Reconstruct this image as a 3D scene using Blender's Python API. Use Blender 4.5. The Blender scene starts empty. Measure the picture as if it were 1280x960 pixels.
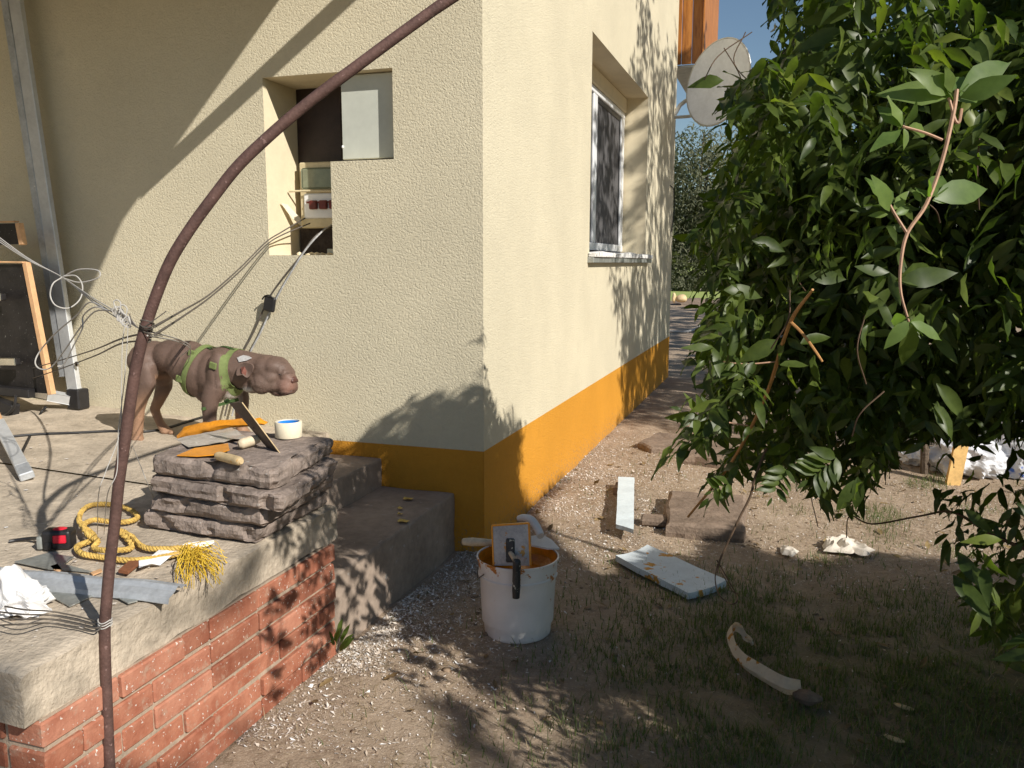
import bpy, bmesh, math, random
import numpy as np
from mathutils import Vector, Matrix, noise
from mathutils.bvhtree import BVHTree

rng = np.random.default_rng(7)
random.seed(7)
S = bpy.context.scene
COL = S.collection

# ------------------------------------------------------------------ camera
F, PX, PY = 1040.0, 640.0, 480.0          # focal length and centre, in pixels of a 1280x960 picture
PITCH, YAW, ROLL = math.radians(8.32), math.radians(18.11), math.radians(-0.12)
CAM = np.array([1.485, -4.059, 1.55])
FW = np.array([-math.sin(YAW)*math.cos(PITCH), math.cos(YAW)*math.cos(PITCH), -math.sin(PITCH)])
_rt = np.array([math.cos(YAW), math.sin(YAW), 0.0])
_up = np.cross(_rt, FW)
RT = math.cos(-ROLL)*_rt + math.sin(-ROLL)*_up
UP = math.cos(-ROLL)*_up - math.sin(-ROLL)*_rt
cd = bpy.data.cameras.new('camera')
cam = bpy.data.objects.new('camera', cd)
COL.objects.link(cam)
m = Matrix.Identity(4)
for i in range(3):
    m[i][0], m[i][1], m[i][2], m[i][3] = RT[i], UP[i], -FW[i], CAM[i]
cam.matrix_world = m
cd.sensor_fit = 'HORIZONTAL'
cd.sensor_width = 36.0
cd.lens = F/1280*36.0
cd.clip_start, cd.clip_end = 0.05, 3000
S.camera = cam

# ------------------------------------------------------------------ light
SUN = np.array([1.85, -1.0, 1.43])          # towards the sun, read off the shadows
SDIR = SUN/np.linalg.norm(SUN)
ELEV = math.asin(SDIR[2])
AZ = math.atan2(SDIR[0], SDIR[1])          # clockwise from +Y
w = bpy.data.worlds.new('World')
S.world = w
w.use_nodes = True
nt = w.node_tree
sky = nt.nodes.new('ShaderNodeTexSky')
sky.sky_type = 'NISHITA'
sky.sun_disc = False
sky.sun_elevation = ELEV
sky.sun_rotation = AZ
sky.air_density = 1.2
sky.dust_density = 0.3
sky.ozone_density = 3.0
bg = nt.nodes['Background']
nt.links.new(sky.outputs[0], bg.inputs[0])
bg.inputs[1].default_value = 0.068
sl = bpy.data.lights.new('sun', 'SUN')
sl.energy = 5.0
sl.angle = math.radians(0.53)
sl.color = (1.0, 0.945, 0.86)
so = bpy.data.objects.new('sun', sl)
COL.objects.link(so)
so.rotation_euler = Vector(SDIR).to_track_quat('Z', 'Y').to_euler()
so.location = (8, -5, 12)
S.view_settings.view_transform = 'Standard'
S.view_settings.look = 'None'
S.view_settings.gamma = 1
S.view_settings.exposure = 0.28

# ------------------------------------------------------------------ helpers
def ray(x, y):
    return FW + RT*(x-PX)/F - UP*(y-PY)/F
def at_z(x, y, z):
    d = ray(x, y); return CAM + d*((z-CAM[2])/d[2])
def at_y(x, y, Y):
    d = ray(x, y); return CAM + d*((Y-CAM[1])/d[1])
def at_x(x, y, X):
    d = ray(x, y); return CAM + d*((X-CAM[0])/d[0])
def at_d(x, y, D):
    return CAM + ray(x, y)*D
def project(P):
    v = np.asarray(P) - CAM
    z = v@FW
    zz = np.where(np.abs(z) < 1e-6, 1e-6, z)
    return np.stack([PX+F*(v@RT)/zz, PY-F*(v@UP)/zz, z], -1)

def link(name, me, parent=None, loc=None):
    o = bpy.data.objects.new(name, me)
    COL.objects.link(o)
    if parent is not None: o.parent = parent
    if loc is not None: o.location = loc
    return o
def tag(o, label=None, cat=None, group=None, kind=None):
    if label: o['label'] = label
    if cat: o['category'] = cat
    if group: o['group'] = group
    if kind: o['kind'] = kind
    return o
def thing(name, label, cat, group=None, loc=(0, 0, 0)):
    return tag(link(name, None, None, loc), label, cat, group)
def bmobj(name, bm, mat, parent=None, smooth=False):
    me = bpy.data.meshes.new(name)
    bm.normal_update()
    if smooth:
        for e in bm.edges:
            if len(e.link_faces) == 2 and e.calc_face_angle(0) > .72: e.smooth = False
    bm.to_mesh(me); bm.free()
    if mat is not None: me.materials.append(mat)
    if smooth: me.polygons.foreach_set('use_smooth', [True]*len(me.polygons))
    loc = None
    o = link(name, me, parent)
    if parent is not None and parent.type == 'EMPTY':
        T = Matrix.Identity(4); p = parent
        off = Vector((0, 0, 0))
        while p is not None:
            off += p.location; p = p.parent
        me.transform(Matrix.Translation(-off))
    elif parent is not None:
        off = Vector((0, 0, 0)); p = parent
        while p is not None:
            off += p.location; p = p.parent
        me.transform(Matrix.Translation(-off))
    return o
def npmesh(name, V, Fq, mat, parent=None, smooth=False, nside=4):
    """V (n,3), Fq (m,nside) -> mesh object"""
    me = bpy.data.meshes.new(name)
    V = np.asarray(V, np.float32); Fq = np.asarray(Fq, np.int32)
    me.vertices.add(len(V)); me.vertices.foreach_set('co', V.ravel())
    me.loops.add(Fq.size); me.loops.foreach_set('vertex_index', Fq.ravel())
    me.polygons.add(len(Fq))
    me.polygons.foreach_set('loop_start', np.arange(len(Fq), dtype=np.int32)*nside)
    me.polygons.foreach_set('loop_total', np.full(len(Fq), nside, np.int32))
    if smooth: me.polygons.foreach_set('use_smooth', np.ones(len(Fq), bool))
    me.update(calc_edges=True)
    if mat is not None: me.materials.append(mat)
    return link(name, me, parent)

def box(bm, lo, hi, bevel=0.0, M=None, seg=1):
    r = bmesh.ops.create_cube(bm, size=1.0)
    vs = r['verts']
    lo = Vector(lo); hi = Vector(hi)
    c = (lo+hi)/2; s = hi-lo
    for v in vs:
        v.co = Vector((v.co.x*s.x, v.co.y*s.y, v.co.z*s.z)) + c
    if M is not None:
        for v in vs: v.co = M@v.co
    if bevel > 0:
        es = list({e for v in vs for e in v.link_edges})
        bmesh.ops.bevel(bm, geom=es, offset=bevel, segments=seg, affect='EDGES', profile=0.6)
def boxbm(lo, hi, bevel=0.0, M=None, seg=1):
    bm = bmesh.new(); box(bm, lo, hi, bevel, M, seg); return bm
def obox(bm, a, b, w, h, side, bevel=0.0):
    """bar from a to b, w along side, h along the third axis"""
    a = Vector(a); b = Vector(b); d = (b-a); L = d.length; d.normalize()
    s = Vector(side); s = (s - d*s.dot(d)).normalized(); u = s.cross(d)*-1
    M = Matrix((( d.x, s.x, u.x, a.x), (d.y, s.y, u.y, a.y), (d.z, s.z, u.z, a.z), (0, 0, 0, 1)))
    box(bm, (0, -w/2, -h/2), (L, w/2, h/2), bevel, M)
def catmull(pts, n=8):
    P = [np.asarray(p, float) for p in pts]
    if len(P) < 3: return P
    out = []
    for i in range(len(P)-1):
        p0 = P[i-1] if i > 0 else 2*P[0]-P[1]
        p1, p2 = P[i], P[i+1]
        p3 = P[i+2] if i+2 < len(P) else 2*P[-1]-P[-2]
        for k in range(n):
            t = k/n
            out.append(.5*((2*p1)+(-p0+p2)*t+(2*p0-5*p1+4*p2-p3)*t*t+(-p0+3*p1-3*p2+p3)*t**3))
    out.append(P[-1])
    return out
def tube(bm, pts, r, sides=8, n=8, smooth=True, cap=True):
    P = catmull(pts, n) if smooth else [np.asarray(p, float) for p in pts]
    m_ = len(P)
    R = np.interp(np.linspace(0, 1, m_), np.linspace(0, 1, len(r)), r) if hasattr(r, '__len__') else [r]*m_
    rings = []; nrm = None
    for i, p in enumerate(P):
        t = P[min(i+1, m_-1)]-P[max(i-1, 0)]
        L = np.linalg.norm(t); t = t/L if L > 1e-9 else np.array([0, 0, 1.])
        if nrm is None:
            a = np.array([0, 0, 1.]) if abs(t[2]) < .9 else np.array([1., 0, 0])
            nrm = np.cross(t, a)
        nrm = nrm - t*(nrm@t); nrm /= np.linalg.norm(nrm)
        b = np.cross(t, nrm)
        rings.append([bm.verts.new(p+R[i]*(math.cos(k*2*math.pi/sides)*nrm+math.sin(k*2*math.pi/sides)*b)) for k in range(sides)])
    for i in range(m_-1):
        for k in range(sides):
            k2 = (k+1) % sides
            bm.faces.new((rings[i][k], rings[i][k2], rings[i+1][k2], rings[i+1][k]))
    if cap:
        bm.faces.new(rings[0][::-1]); bm.faces.new(rings[-1])
def tubeobj(name, pts, r, mat, parent=None, sides=8, n=8, smooth=True):
    bm = bmesh.new(); tube(bm, pts, r, sides, n, smooth)
    return bmobj(name, bm, mat, parent, True)
def lathe(bm, prof, c, sides=48, axis=None):
    rings = []
    for (r, z) in prof:
        rings.append([bm.verts.new((c[0]+r*math.cos(2*math.pi*k/sides), c[1]+r*math.sin(2*math.pi*k/sides), c[2]+z)) for k in range(sides)])
    for i in range(len(rings)-1):
        for k in range(sides):
            k2 = (k+1) % sides
            bm.faces.new((rings[i][k], rings[i][k2], rings[i+1][k2], rings[i+1][k]))
    return rings
def ball(bm, c, r, sub=2, M=None):
    res = bmesh.ops.create_icosphere(bm, subdivisions=sub, radius=1.0)
    r = (r, r, r) if not hasattr(r, '__len__') else r
    for v in res['verts']:
        p = Vector((v.co.x*r[0], v.co.y*r[1], v.co.z*r[2]))
        if M is not None: p = M@p
        v.co = p + Vector(c)
def prism(bm, poly, z0, z1, bevel=0):
    """poly: list of 3-D points (any plane normal approx), extruded by vector z1-z0 along z"""
    a = [bm.verts.new((p[0], p[1], z0 if len(p) < 3 else p[2]+z0)) for p in poly]
    b = [bm.verts.new((p[0], p[1], z1 if len(p) < 3 else p[2]+z1)) for p in poly]
    n = len(poly)
    bm.faces.new(a[::-1]); bm.faces.new(b)
    for i in range(n):
        j = (i+1) % n
        bm.faces.new((a[i], a[j], b[j], b[i]))
    bmesh.ops.recalc_face_normals(bm, faces=bm.faces)
def slabpoly(bm, pts, vec):
    a = [bm.verts.new(p) for p in pts]; b = [bm.verts.new(np.asarray(p)+np.asarray(vec)) for p in pts]
    n = len(pts)
    bm.faces.new(a[::-1]); bm.faces.new(b)
    for i in range(n):
        j = (i+1) % n
        bm.faces.new((a[i], a[j], b[j], b[i]))
    bmesh.ops.recalc_face_normals(bm, faces=bm.faces)

# ------------------------------------------------------------------ materials
def new_mat(name):
    mt = bpy.data.materials.new(name); mt.use_nodes = True
    return mt, mt.node_tree, mt.node_tree.nodes['Principled BSDF']
def N(nt, typ, **kw):
    n = nt.nodes.new(typ)
    for k, v in kw.items(): setattr(n, k, v)
    return n
def noise_node(nt, scale, detail=4, rough=.55, coord=None, vec=None):
    n = N(nt, 'ShaderNodeTexNoise')
    n.inputs['Scale'].default_value = scale
    n.inputs['Detail'].default_value = detail
    n.inputs['Roughness'].default_value = rough
    if vec is not None: nt.links.new(vec, n.inputs['Vector'])
    return n
def ramp(nt, fac, stops):
    r = N(nt, 'ShaderNodeValToRGB')
    e = r.color_ramp.elements
    while len(e) > 1: e.remove(e[0])
    e[0].position = stops[0][0]; e[0].color = (*stops[0][1], 1)
    for p, c in stops[1:]:
        q = e.new(p); q.color = (*c, 1)
    nt.links.new(fac, r.inputs[0])
    return r
def geo_pos(nt):
    return N(nt, 'ShaderNodeNewGeometry').outputs['Position']
def mixc(nt, fac, a, b, mode='MIX'):
    n = N(nt, 'ShaderNodeMix', data_type='RGBA', blend_type=mode)
    for s, v in ((n.inputs[0], fac), (n.inputs[6], a), (n.inputs[7], b)):
        if isinstance(v, (int, float)): s.default_value = v
        elif isinstance(v, tuple): s.default_value = (*v, 1)
        else: nt.links.new(v, s)
    return n.outputs[2]
def mth(nt, op, a, b=0.0, clamp=False):
    n = N(nt, 'ShaderNodeMath', operation=op, use_clamp=clamp)
    for s, v in ((n.inputs[0], a), (n.inputs[1], b)):
        if isinstance(v, (int, float)): s.default_value = v
        else: nt.links.new(v, s)
    return n.outputs[0]
def bump(nt, bsdf, height, strength=.5, dist=.01, prev=None):
    b = N(nt, 'ShaderNodeBump')
    b.inputs['Strength'].default_value = strength
    b.inputs['Distance'].default_value = dist
    nt.links.new(height, b.inputs['Height'])
    if prev is not None: nt.links.new(prev.outputs[0], b.inputs['Normal'])
    nt.links.new(b.outputs[0], bsdf.inputs['Normal'])
    return b
def plain(name, col, rough=.6, var=.18, scale=14, bmp=.15, bscale=60, metal=0.0, spec=.4, speck=None, tint=None, bdist=.004):
    """mottled surface: base colour +- var, optional specks of another colour (scale, amount, colour)"""
    mt, nt, b = new_mat(name)
    v = geo_pos(nt)
    n1 = noise_node(nt, scale, 5, .6, vec=v)
    n2 = noise_node(nt, scale*6, 3, .6, vec=v)
    s = mth(nt, 'ADD', mth(nt, 'MULTIPLY', n1.outputs[0], .65), mth(nt, 'MULTIPLY', n2.outputs[0], .35))
    lo = tuple(c*(1-var) for c in col); hi = tuple(min(1, c*(1+var)) for c in col)
    if tint is not None: lo = tuple(tint)
    r = ramp(nt, s, [(.36, lo), (.64, hi)])
    c = r.outputs[0]
    if speck is not None:
        for (sc, amt, sc_col) in (speck if isinstance(speck, list) else [speck]):
            n3 = noise_node(nt, sc, 3, .6, vec=v)
            k = ramp(nt, n3.outputs[0], [(amt, (0, 0, 0)), (amt+.03, (1, 1, 1))])
            c = mixc(nt, k.outputs[0], c, sc_col)
    nt.links.new(c, b.inputs['Base Color'])
    b.inputs['Roughness'].default_value = rough
    b.inputs['Metallic'].default_value = metal
    b.inputs['Specular IOR Level'].default_value = spec
    if bmp > 0:
        nb = noise_node(nt, bscale, 4, .6, vec=v)
        bump(nt, b, nb.outputs[0], bmp, bdist)
    return mt

MT = {}
# stucco: worm-like rubbed render on the front, same coat everywhere
def stucco(name, col, dirt=False):
    mt, nt, b = new_mat(name)
    v = geo_pos(nt)
    big = noise_node(nt, 1.6, 4, .6, vec=v)
    fine = noise_node(nt, 30, 3, .6, vec=v)
    s = mth(nt, 'ADD', mth(nt, 'MULTIPLY', big.outputs[0], .7), mth(nt, 'MULTIPLY', fine.outputs[0], .3))
    r = ramp(nt, s, [(.33, tuple(c*.90 for c in col)), (.67, tuple(min(1, c*1.05) for c in col))])
    cc = r.outputs[0]
    # rubbed stains, faint grey runs and mud splashes kicked up from the ground
    st = noise_node(nt, 3.1, 6, .72, vec=v)
    k = ramp(nt, st.outputs[0], [(.60, (0, 0, 0)), (.74, (.38, .38, .38))])
    cc = mixc(nt, k.outputs[0], cc, tuple(c*.72 for c in col))
    sep = N(nt, 'ShaderNodeSeparateXYZ'); nt.links.new(v, sep.inputs[0])
    sp = noise_node(nt, 42, 5, .75, vec=v)
    mr = N(nt, 'ShaderNodeMapRange'); nt.links.new(sep.outputs[2], mr.inputs[0])
    mr.inputs[1].default_value = 0; mr.inputs[2].default_value = .42 if dirt else .9; mr.inputs[3].default_value = .12 if dirt else .07; mr.inputs[4].default_value = -.12
    k = ramp(nt, mth(nt, 'ADD', sp.outputs[0], mr.outputs[0]), [(.60, (0, 0, 0)), (.70, (.75, .75, .75))])
    cc = mixc(nt, k.outputs[0], cc, (.26, .19, .125))
    nt.links.new(cc, b.inputs['Base Color'])
    b.inputs['Roughness'].default_value = .9
    b.inputs['Specular IOR Level'].default_value = .15
    warp = noise_node(nt, 45, 2, .5, vec=v)
    vv = N(nt, 'ShaderNodeVectorMath', operation='ADD')
    sc_ = N(nt, 'ShaderNodeVectorMath', operation='SCALE'); sc_.inputs['Scale'].default_value = .02
    nt.links.new(warp.outputs['Color'], sc_.inputs[0])
    nt.links.new(v, vv.inputs[0]); nt.links.new(sc_.outputs[0], vv.inputs[1])
    n1 = noise_node(nt, 92, 3, .62, vec=vv.outputs[0])
    h = ramp(nt, n1.outputs[0], [(.32, (0, 0, 0)), (.5, (.75, .75, .75)), (.68, (1, 1, 1))])
    bump(nt, b, h.outputs[0], .66, .0042)
    return mt
MT['stucco'] = stucco('cream_stucco', (.635, .573, .422))
MT['plinth'] = stucco('orange_stucco', (.60, .275, .034), True)
MT['reveal'] = plain('smooth_cream_render', (.70, .61, .43), .85, .06, 5, .25, 90, spec=.15)
MT['concrete'] = plain('old_concrete', (.40, .325, .25), .92, .16, 3.0, .5, 90, spec=.15,
                       speck=[(26, .68, (.50, .46, .40)), (9, .68, (.25, .19, .14))])
MT['slabedge'] = plain('rough_cast_concrete', (.455, .385, .30), .95, .26, 6, 1.0, 55, spec=.1, speck=(70, .70, (.5, .46, .38)), bdist=.008)
MT['step'] = plain('trodden_concrete', (.31, .245, .195), .92, .25, 4, .5, 80, spec=.15, speck=(20, .67, (.36, .32, .28)))
MT['paver'] = plain('weathered_paver', (.255, .205, .175), .95, .35, 11, 1.0, 60, spec=.1,
                    speck=[(60, .66, (.36, .33, .30)), (22, .7, (.45, .42, .38))], bdist=.006)
MT['pavertop'] = MT['paver']
MT['brick'] = None
def brickmat():
    mt, nt, b = new_mat('red_brick')
    v = geo_pos(nt)
    oi = N(nt, 'ShaderNodeObjectInfo')
    n1 = noise_node(nt, 11, 5, .65, vec=v)
    r1 = ramp(nt, n1.outputs[0], [(.35, (.30, .105, .062)), (.65, (.43, .185, .115))])
    r2 = ramp(nt, oi.outputs['Random'], [(0, (.72, .70, .70)), (.5, (1, 1, 1)), (1, (1.12, 1.22, 1.3))])
    c = mixc(nt, 1.0, r1.outputs[0], r2.outputs[0], 'MULTIPLY')
    # mortar smears and lime splashes
    n2 = noise_node(nt, 24, 4, .7, vec=v)
    k = ramp(nt, n2.outputs[0], [(.56, (0, 0, 0)), (.70, (.6, .6, .6))])
    c = mixc(nt, k.outputs[0], c, (.40, .29, .215))
    n3 = noise_node(nt, 95, 2, .5, vec=v)
    k = ramp(nt, n3.outputs[0], [(.675, (0, 0, 0)), (.70, (1, 1, 1))])
    c = mixc(nt, k.outputs[0], c, (.62, .56, .5))
    nt.links.new(c, b.inputs['Base Color'])
    b.inputs['Roughness'].default_value = .9
    b.inputs['Specular IOR Level'].default_value = .15
    nb = noise_node(nt, 80, 4, .65, vec=v)
    bump(nt, b, nb.outputs[0], .55, .005)
    return mt
MT['brick'] = brickmat()
MT['mortar'] = plain('lime_mortar', (.36, .285, .215), .95, .2, 18, .8, 90, spec=.1)
MT['rust'] = plain('rusty_pipe', (.105, .058, .048), .75, .3, 22, .55, 140, .15, .35, speck=[(70, .66, (.21, .13, .115)), (34, .71, (.30, .22, .2))])
MT['alu'] = plain('dull_aluminium', (.58, .59, .59), .45, .12, 9, .1, 120, .35, .5)
MT['galv'] = plain('galvanised_sheet', (.44, .46, .48), .5, .22, 12, .1, 120, .4, .5, speck=(40, .7, (.7, .7, .7)))
MT['chrome'] = plain('chromed_steel', (.6, .6, .58), .22, .15, 9, .05, 100, 1.0, .5)
MT['black'] = plain('black_plastic', (.018, .017, .018), .45, .3, 20, .15, 90, spec=.45)
MT['blackboard'] = plain('scuffed_black_laminate', (.016, .014, .014), .5, .4, 12, .15, 60, spec=.3, speck=[(48, .70, (.16, .15, .14)), (110, .70, (.3, .29, .28))])
MT['wood'] = plain('pale_pine', (.60, .36, .19), .7, .15, 14, .15, 60, spec=.25)
MT['stakewood'] = plain('yellow_pine', (.66, .42, .16), .7, .2, 10, .2, 60, spec=.25)
def boards_mat():
    mt, nt, b = new_mat('orange_stained_board')
    v = geo_pos(nt)
    mp = N(nt, 'ShaderNodeMapping'); mp.inputs['Scale'].default_value = (9, 9, 1.2)
    nt.links.new(v, mp.inputs[0])
    n1 = noise_node(nt, 3, 5, .6, vec=mp.outputs[0])
    r = ramp(nt, n1.outputs[0], [(.3, (.25, .085, .018)), (.55, (.46, .175, .032)), (.8, (.56, .24, .06))])
    nt.links.new(r.outputs[0], b.inputs['Base Color'])
    b.inputs['Roughness'].default_value = .45
    return mt
MT['boards'] = boards_mat()
MT['whiteframe'] = plain('white_pvc', (.74, .75, .76), .35, .04, 4, 0, spec=.5)
MT['cabinet'] = plain('pale_grey_enamel', (.52, .54, .48), .5, .06, 6, .05, 60, spec=.4)
MT['brownpanel'] = plain('dark_brown_panel', (.030, .017, .014), .5, .3, 20, .1, 60, spec=.4)
MT['beige'] = plain('aged_beige_plastic', (.55, .47, .30), .5, .1, 14, .1, 60, spec=.4)
MT['darkcavity'] = plain('dark_hollow', (.05, .04, .035), .9, .4, 18, .5, 60, spec=.1)  # near-black; the niche hollow's darkness is put into this colour
MT['fuse'] = plain('dark_red_fuse', (.12, .018, .015), .4, .2, 20, .05, 60)
MT['wirewhite'] = plain('grey_wire', (.42, .40, .37), .6, .1, 30, 0)
MT['wiregrey'] = plain('old_cable', (.10, .085, .07), .7, .3, 20, 0)
MT['wireblack'] = plain('black_cable', (.015, .014, .014), .55, .2, 20, 0)
MT['wiresilver'] = plain('taped_cable', (.4, .4, .4), .5, .4, 60, .1, 60)
MT['cream'] = plain('cream_tape', (.78, .70, .53), .7, .08, 20, .1, 100)
MT['blue'] = plain('blue_film', (.02, .22, .62), .35, .25, 40, .1, 60)
MT['orange'] = plain('wet_orange_paint', (.70, .27, .018), .35, .22, 14, .5, 30, spec=.5, speck=(12, .66, (.82, .42, .08)))
MT['paintpool'] = plain('orange_paint_pool', (.50, .165, .008), .18, .15, 10, .6, 14, spec=.5, bdist=.02)
MT['toolhandle'] = plain('painty_wood_handle', (.60, .45, .25), .6, .18, 26, .15, 60, speck=(40, .64, (.62, .30, .05)))
MT['pale_handle'] = plain('bare_wood_handle', (.58, .48, .34), .6, .18, 26, .15, 60)
MT['steelblade'] = plain('dull_steel_blade', (.34, .36, .38), .45, .25, 16, .1, 60, .6, .5, speck=(20, .62, (.42, .24, .08)))
MT['darkblade'] = plain('shaded_steel_blade', (.07, .052, .042), .6, .35, 18, .2, 60, .2, .5)  # shade of the blade's underside is put into this dark colour
MT['grip'] = plain('dark_tool_grip', (.030, .032, .034), .5, .4, 26, .3, 50, speck=(45, .60, (.42, .42, .36)))
def bucketmat():
    mt, nt, b = new_mat('white_bucket_plastic')
    v = geo_pos(nt)
    n1 = noise_node(nt, 5, 4, .6, vec=v)
    r = ramp(nt, n1.outputs[0], [(.3, (.60, .585, .57)), (.7, (.73, .715, .70))])
    n2 = noise_node(nt, 16, 5, .7, vec=v)
    sep = N(nt, 'ShaderNodeSeparateXYZ'); nt.links.new(v, sep.inputs[0])
    hgt = mth(nt, 'MULTIPLY_ADD', sep.outputs[2], 1.0)
    mr = N(nt, 'ShaderNodeMapRange'); nt.links.new(sep.outputs[2], mr.inputs[0])
    mr.inputs[1].default_value = .05; mr.inputs[2].default_value = .33; mr.inputs[3].default_value = -.14; mr.inputs[4].default_value = .10
    k = ramp(nt, mth(nt, 'ADD', n2.outputs[0], mr.outputs[0]), [(.635, (0, 0, 0)), (.66, (1, 1, 1))])
    c = mixc(nt, k.outputs[0], r.outputs[0], (.42, .155, .02))
    nt.links.new(c, b.inputs['Base Color'])
    b.inputs['Roughness'].default_value = .42
    nb = noise_node(nt, 20, 3, .6, vec=v); bump(nt, b, nb.outputs[0], .12, .004)
    return mt
MT['bucket'] = bucketmat()
MT['foam'] = plain('pale_blue_foam', (.60, .67, .70), .75, .1, 10, .4, 50, spec=.2)
MT['foamstain'] = plain('paint_stained_foam', (.62, .68, .71), .75, .08, 10, .4, 50, spec=.2, speck=(9.5, .60, (.58, .30, .07)))
MT['white'] = plain('white_paper', (.70, .69, .68), .8, .06, 20, .3, 40, spec=.2)
MT['curl'] = plain('paint_smeared_strip', (.76, .67, .55), .65, .1, 14, .3, 40, spec=.25, speck=[(17, .60, (.58, .30, .07))])
MT['dirtypaper'] = plain('dirty_paper', (.60, .54, .46), .9, .15, 20, .4, 40, spec=.1)
MT['rope'] = plain('yellow_rope', (.56, .37, .10), .85, .35, 30, .5, 90, spec=.25)
MT['ropefrayed'] = plain('frayed_yellow_fibre', (.68, .46, .05), .7, .3, 60, 0, spec=.25)
MT['red'] = plain('red_button', (.62, .02, .04), .4, .12, 30, .05, 60)
MT['brownwood'] = plain('brown_chip', (.22, .085, .04), .6, .2, 20, .2, 60)
MT['harness'] = plain('green_webbing', (.165, .205, .075), .8, .12, 60, .5, 220, spec=.2)
MT['harnessdark'] = plain('green_edging', (.10, .17, .06), .8, .12, 60, .4, 220, spec=.2)
MT['dish'] = plain('grey_dish_enamel', (.74, .77, .84), .55, .1, 4, .08, 30, .1, .4)
MT['metalpipe'] = plain('pale_steel_pipe', (.52, .52, .5), .45, .15, 10, .05, 40, .5)
MT['screen'] = plain('insect_screen', (.095, .092, .094), .7, .1, 3, .1, 200, spec=.2)
MT['sillfoam'] = plain('ragged_white_sill', (.72, .71, .68), .7, .12, 20, .6, 40, spec=.3, speck=(28, .60, (.25, .23, .2)))
MT['bag'] = plain('white_blue_bag', (.60, .61, .64), .5, .08, 10, .3, 20, spec=.4, speck=(4.5, .63, (.05, .14, .50)))
MT['bark'] = plain('grey_bark', (.13, .10, .075), .95, .35, 9, .9, 40, spec=.1, bdist=.02)
MT['twig'] = plain('brown_twig', (.10, .065, .042), .8, .3, 20, .2, 60, spec=.2)
MT['cane'] = plain('ochre_cane', (.42, .22, .08), .6, .25, 12, .15, 60, spec=.3)
MT['pinkstem'] = plain('pinkish_stem', (.42, .25, .16), .6, .2, 20, .2, 60, spec=.3)
MT['yard'] = None
MT['glassgrey'] = plain('meter_glass', (.20, .22, .15), .15, .15, 20, 0, spec=.6)
MT['sheetgrey'] = plain('thin_grey_sheet', (.30, .31, .29), .45, .3, 15, .1, 60, .4, .5, speck=(18, .66, (.5, .5, .48)))
MT['plastfilm'] = plain('grey_plastic_film', (.42, .38, .34), .25, .25, 14, .6, 30, spec=.5, speck=(16, .65, (.68, .66, .62)))
MT['stone'] = plain('earthy_stone', (.22, .165, .125), .95, .3, 8, .9, 50, spec=.1, bdist=.01)

def groundmat():
    mt, nt, b = new_mat('bare_earth')
    v = geo_pos(nt)
    n1 = noise_node(nt, 1.3, 6, .62, vec=v)
    n2 = noise_node(nt, 22, 5, .7, vec=v)
    s = mth(nt, 'ADD', mth(nt, 'MULTIPLY', n1.outputs[0], .5), mth(nt, 'MULTIPLY', n2.outputs[0], .5))
    earth = ramp(nt, s, [(.34, (.25, .182, .128)), (.5, (.385, .295, .213)), (.66, (.50, .395, .295))])
    # pale grit
    n3 = noise_node(nt, 130, 3, .6, vec=v)
    k = ramp(nt, n3.outputs[0], [(.60, (0, 0, 0)), (.68, (.8, .8, .8))])
    c = mixc(nt, k.outputs[0], earth.outputs[0], (.62, .52, .41))
    # thin grass film where the yard is greener
    sep = N(nt, 'ShaderNodeSeparateXYZ'); nt.links.new(v, sep.inputs[0])
    n4 = noise_node(nt, 2.2, 5, .65, vec=v)
    mr = N(nt, 'ShaderNodeMapRange'); nt.links.new(sep.outputs[1], mr.inputs[0])
    mr.inputs[1].default_value = 30.5; mr.inputs[2].default_value = 31.5
    far = mr.outputs[0]
    xk = N(nt, 'ShaderNodeMapRange'); nt.links.new(sep.outputs[0], xk.inputs[0])
    xk.inputs[1].default_value = .5; xk.inputs[2].default_value = 2.4
    yk = N(nt, 'ShaderNodeMapRange'); nt.links.new(sep.outputs[1], yk.inputs[0])
    yk.inputs[1].default_value = .6; yk.inputs[2].default_value = -.7
    g = mth(nt, 'MULTIPLY', xk.outputs[0], yk.outputs[0])
    g = mth(nt, 'ADD', g, mth(nt, 'SUBTRACT', n4.outputs[0], .62))
    g = mth(nt, 'MULTIPLY', g, 1.3, True)
    c = mixc(nt, mth(nt, 'MULTIPLY', g, .75), c, (.12, .125, .055))
    lawn = ramp(nt, n2.outputs[0], [(.3, (.24, .30, .09)), (.7, (.38, .43, .15))])
    c = mixc(nt, far, c, lawn.outputs[0])
    nt.links.new(c, b.inputs['Base Color'])
    b.inputs['Roughness'].default_value = .97
    b.inputs['Specular IOR Level'].default_value = .08
    nb = noise_node(nt, 30, 8, .75, vec=v)
    bump(nt, b, nb.outputs[0], .85, .022)
    return mt
MT['ground'] = groundmat()

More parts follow.
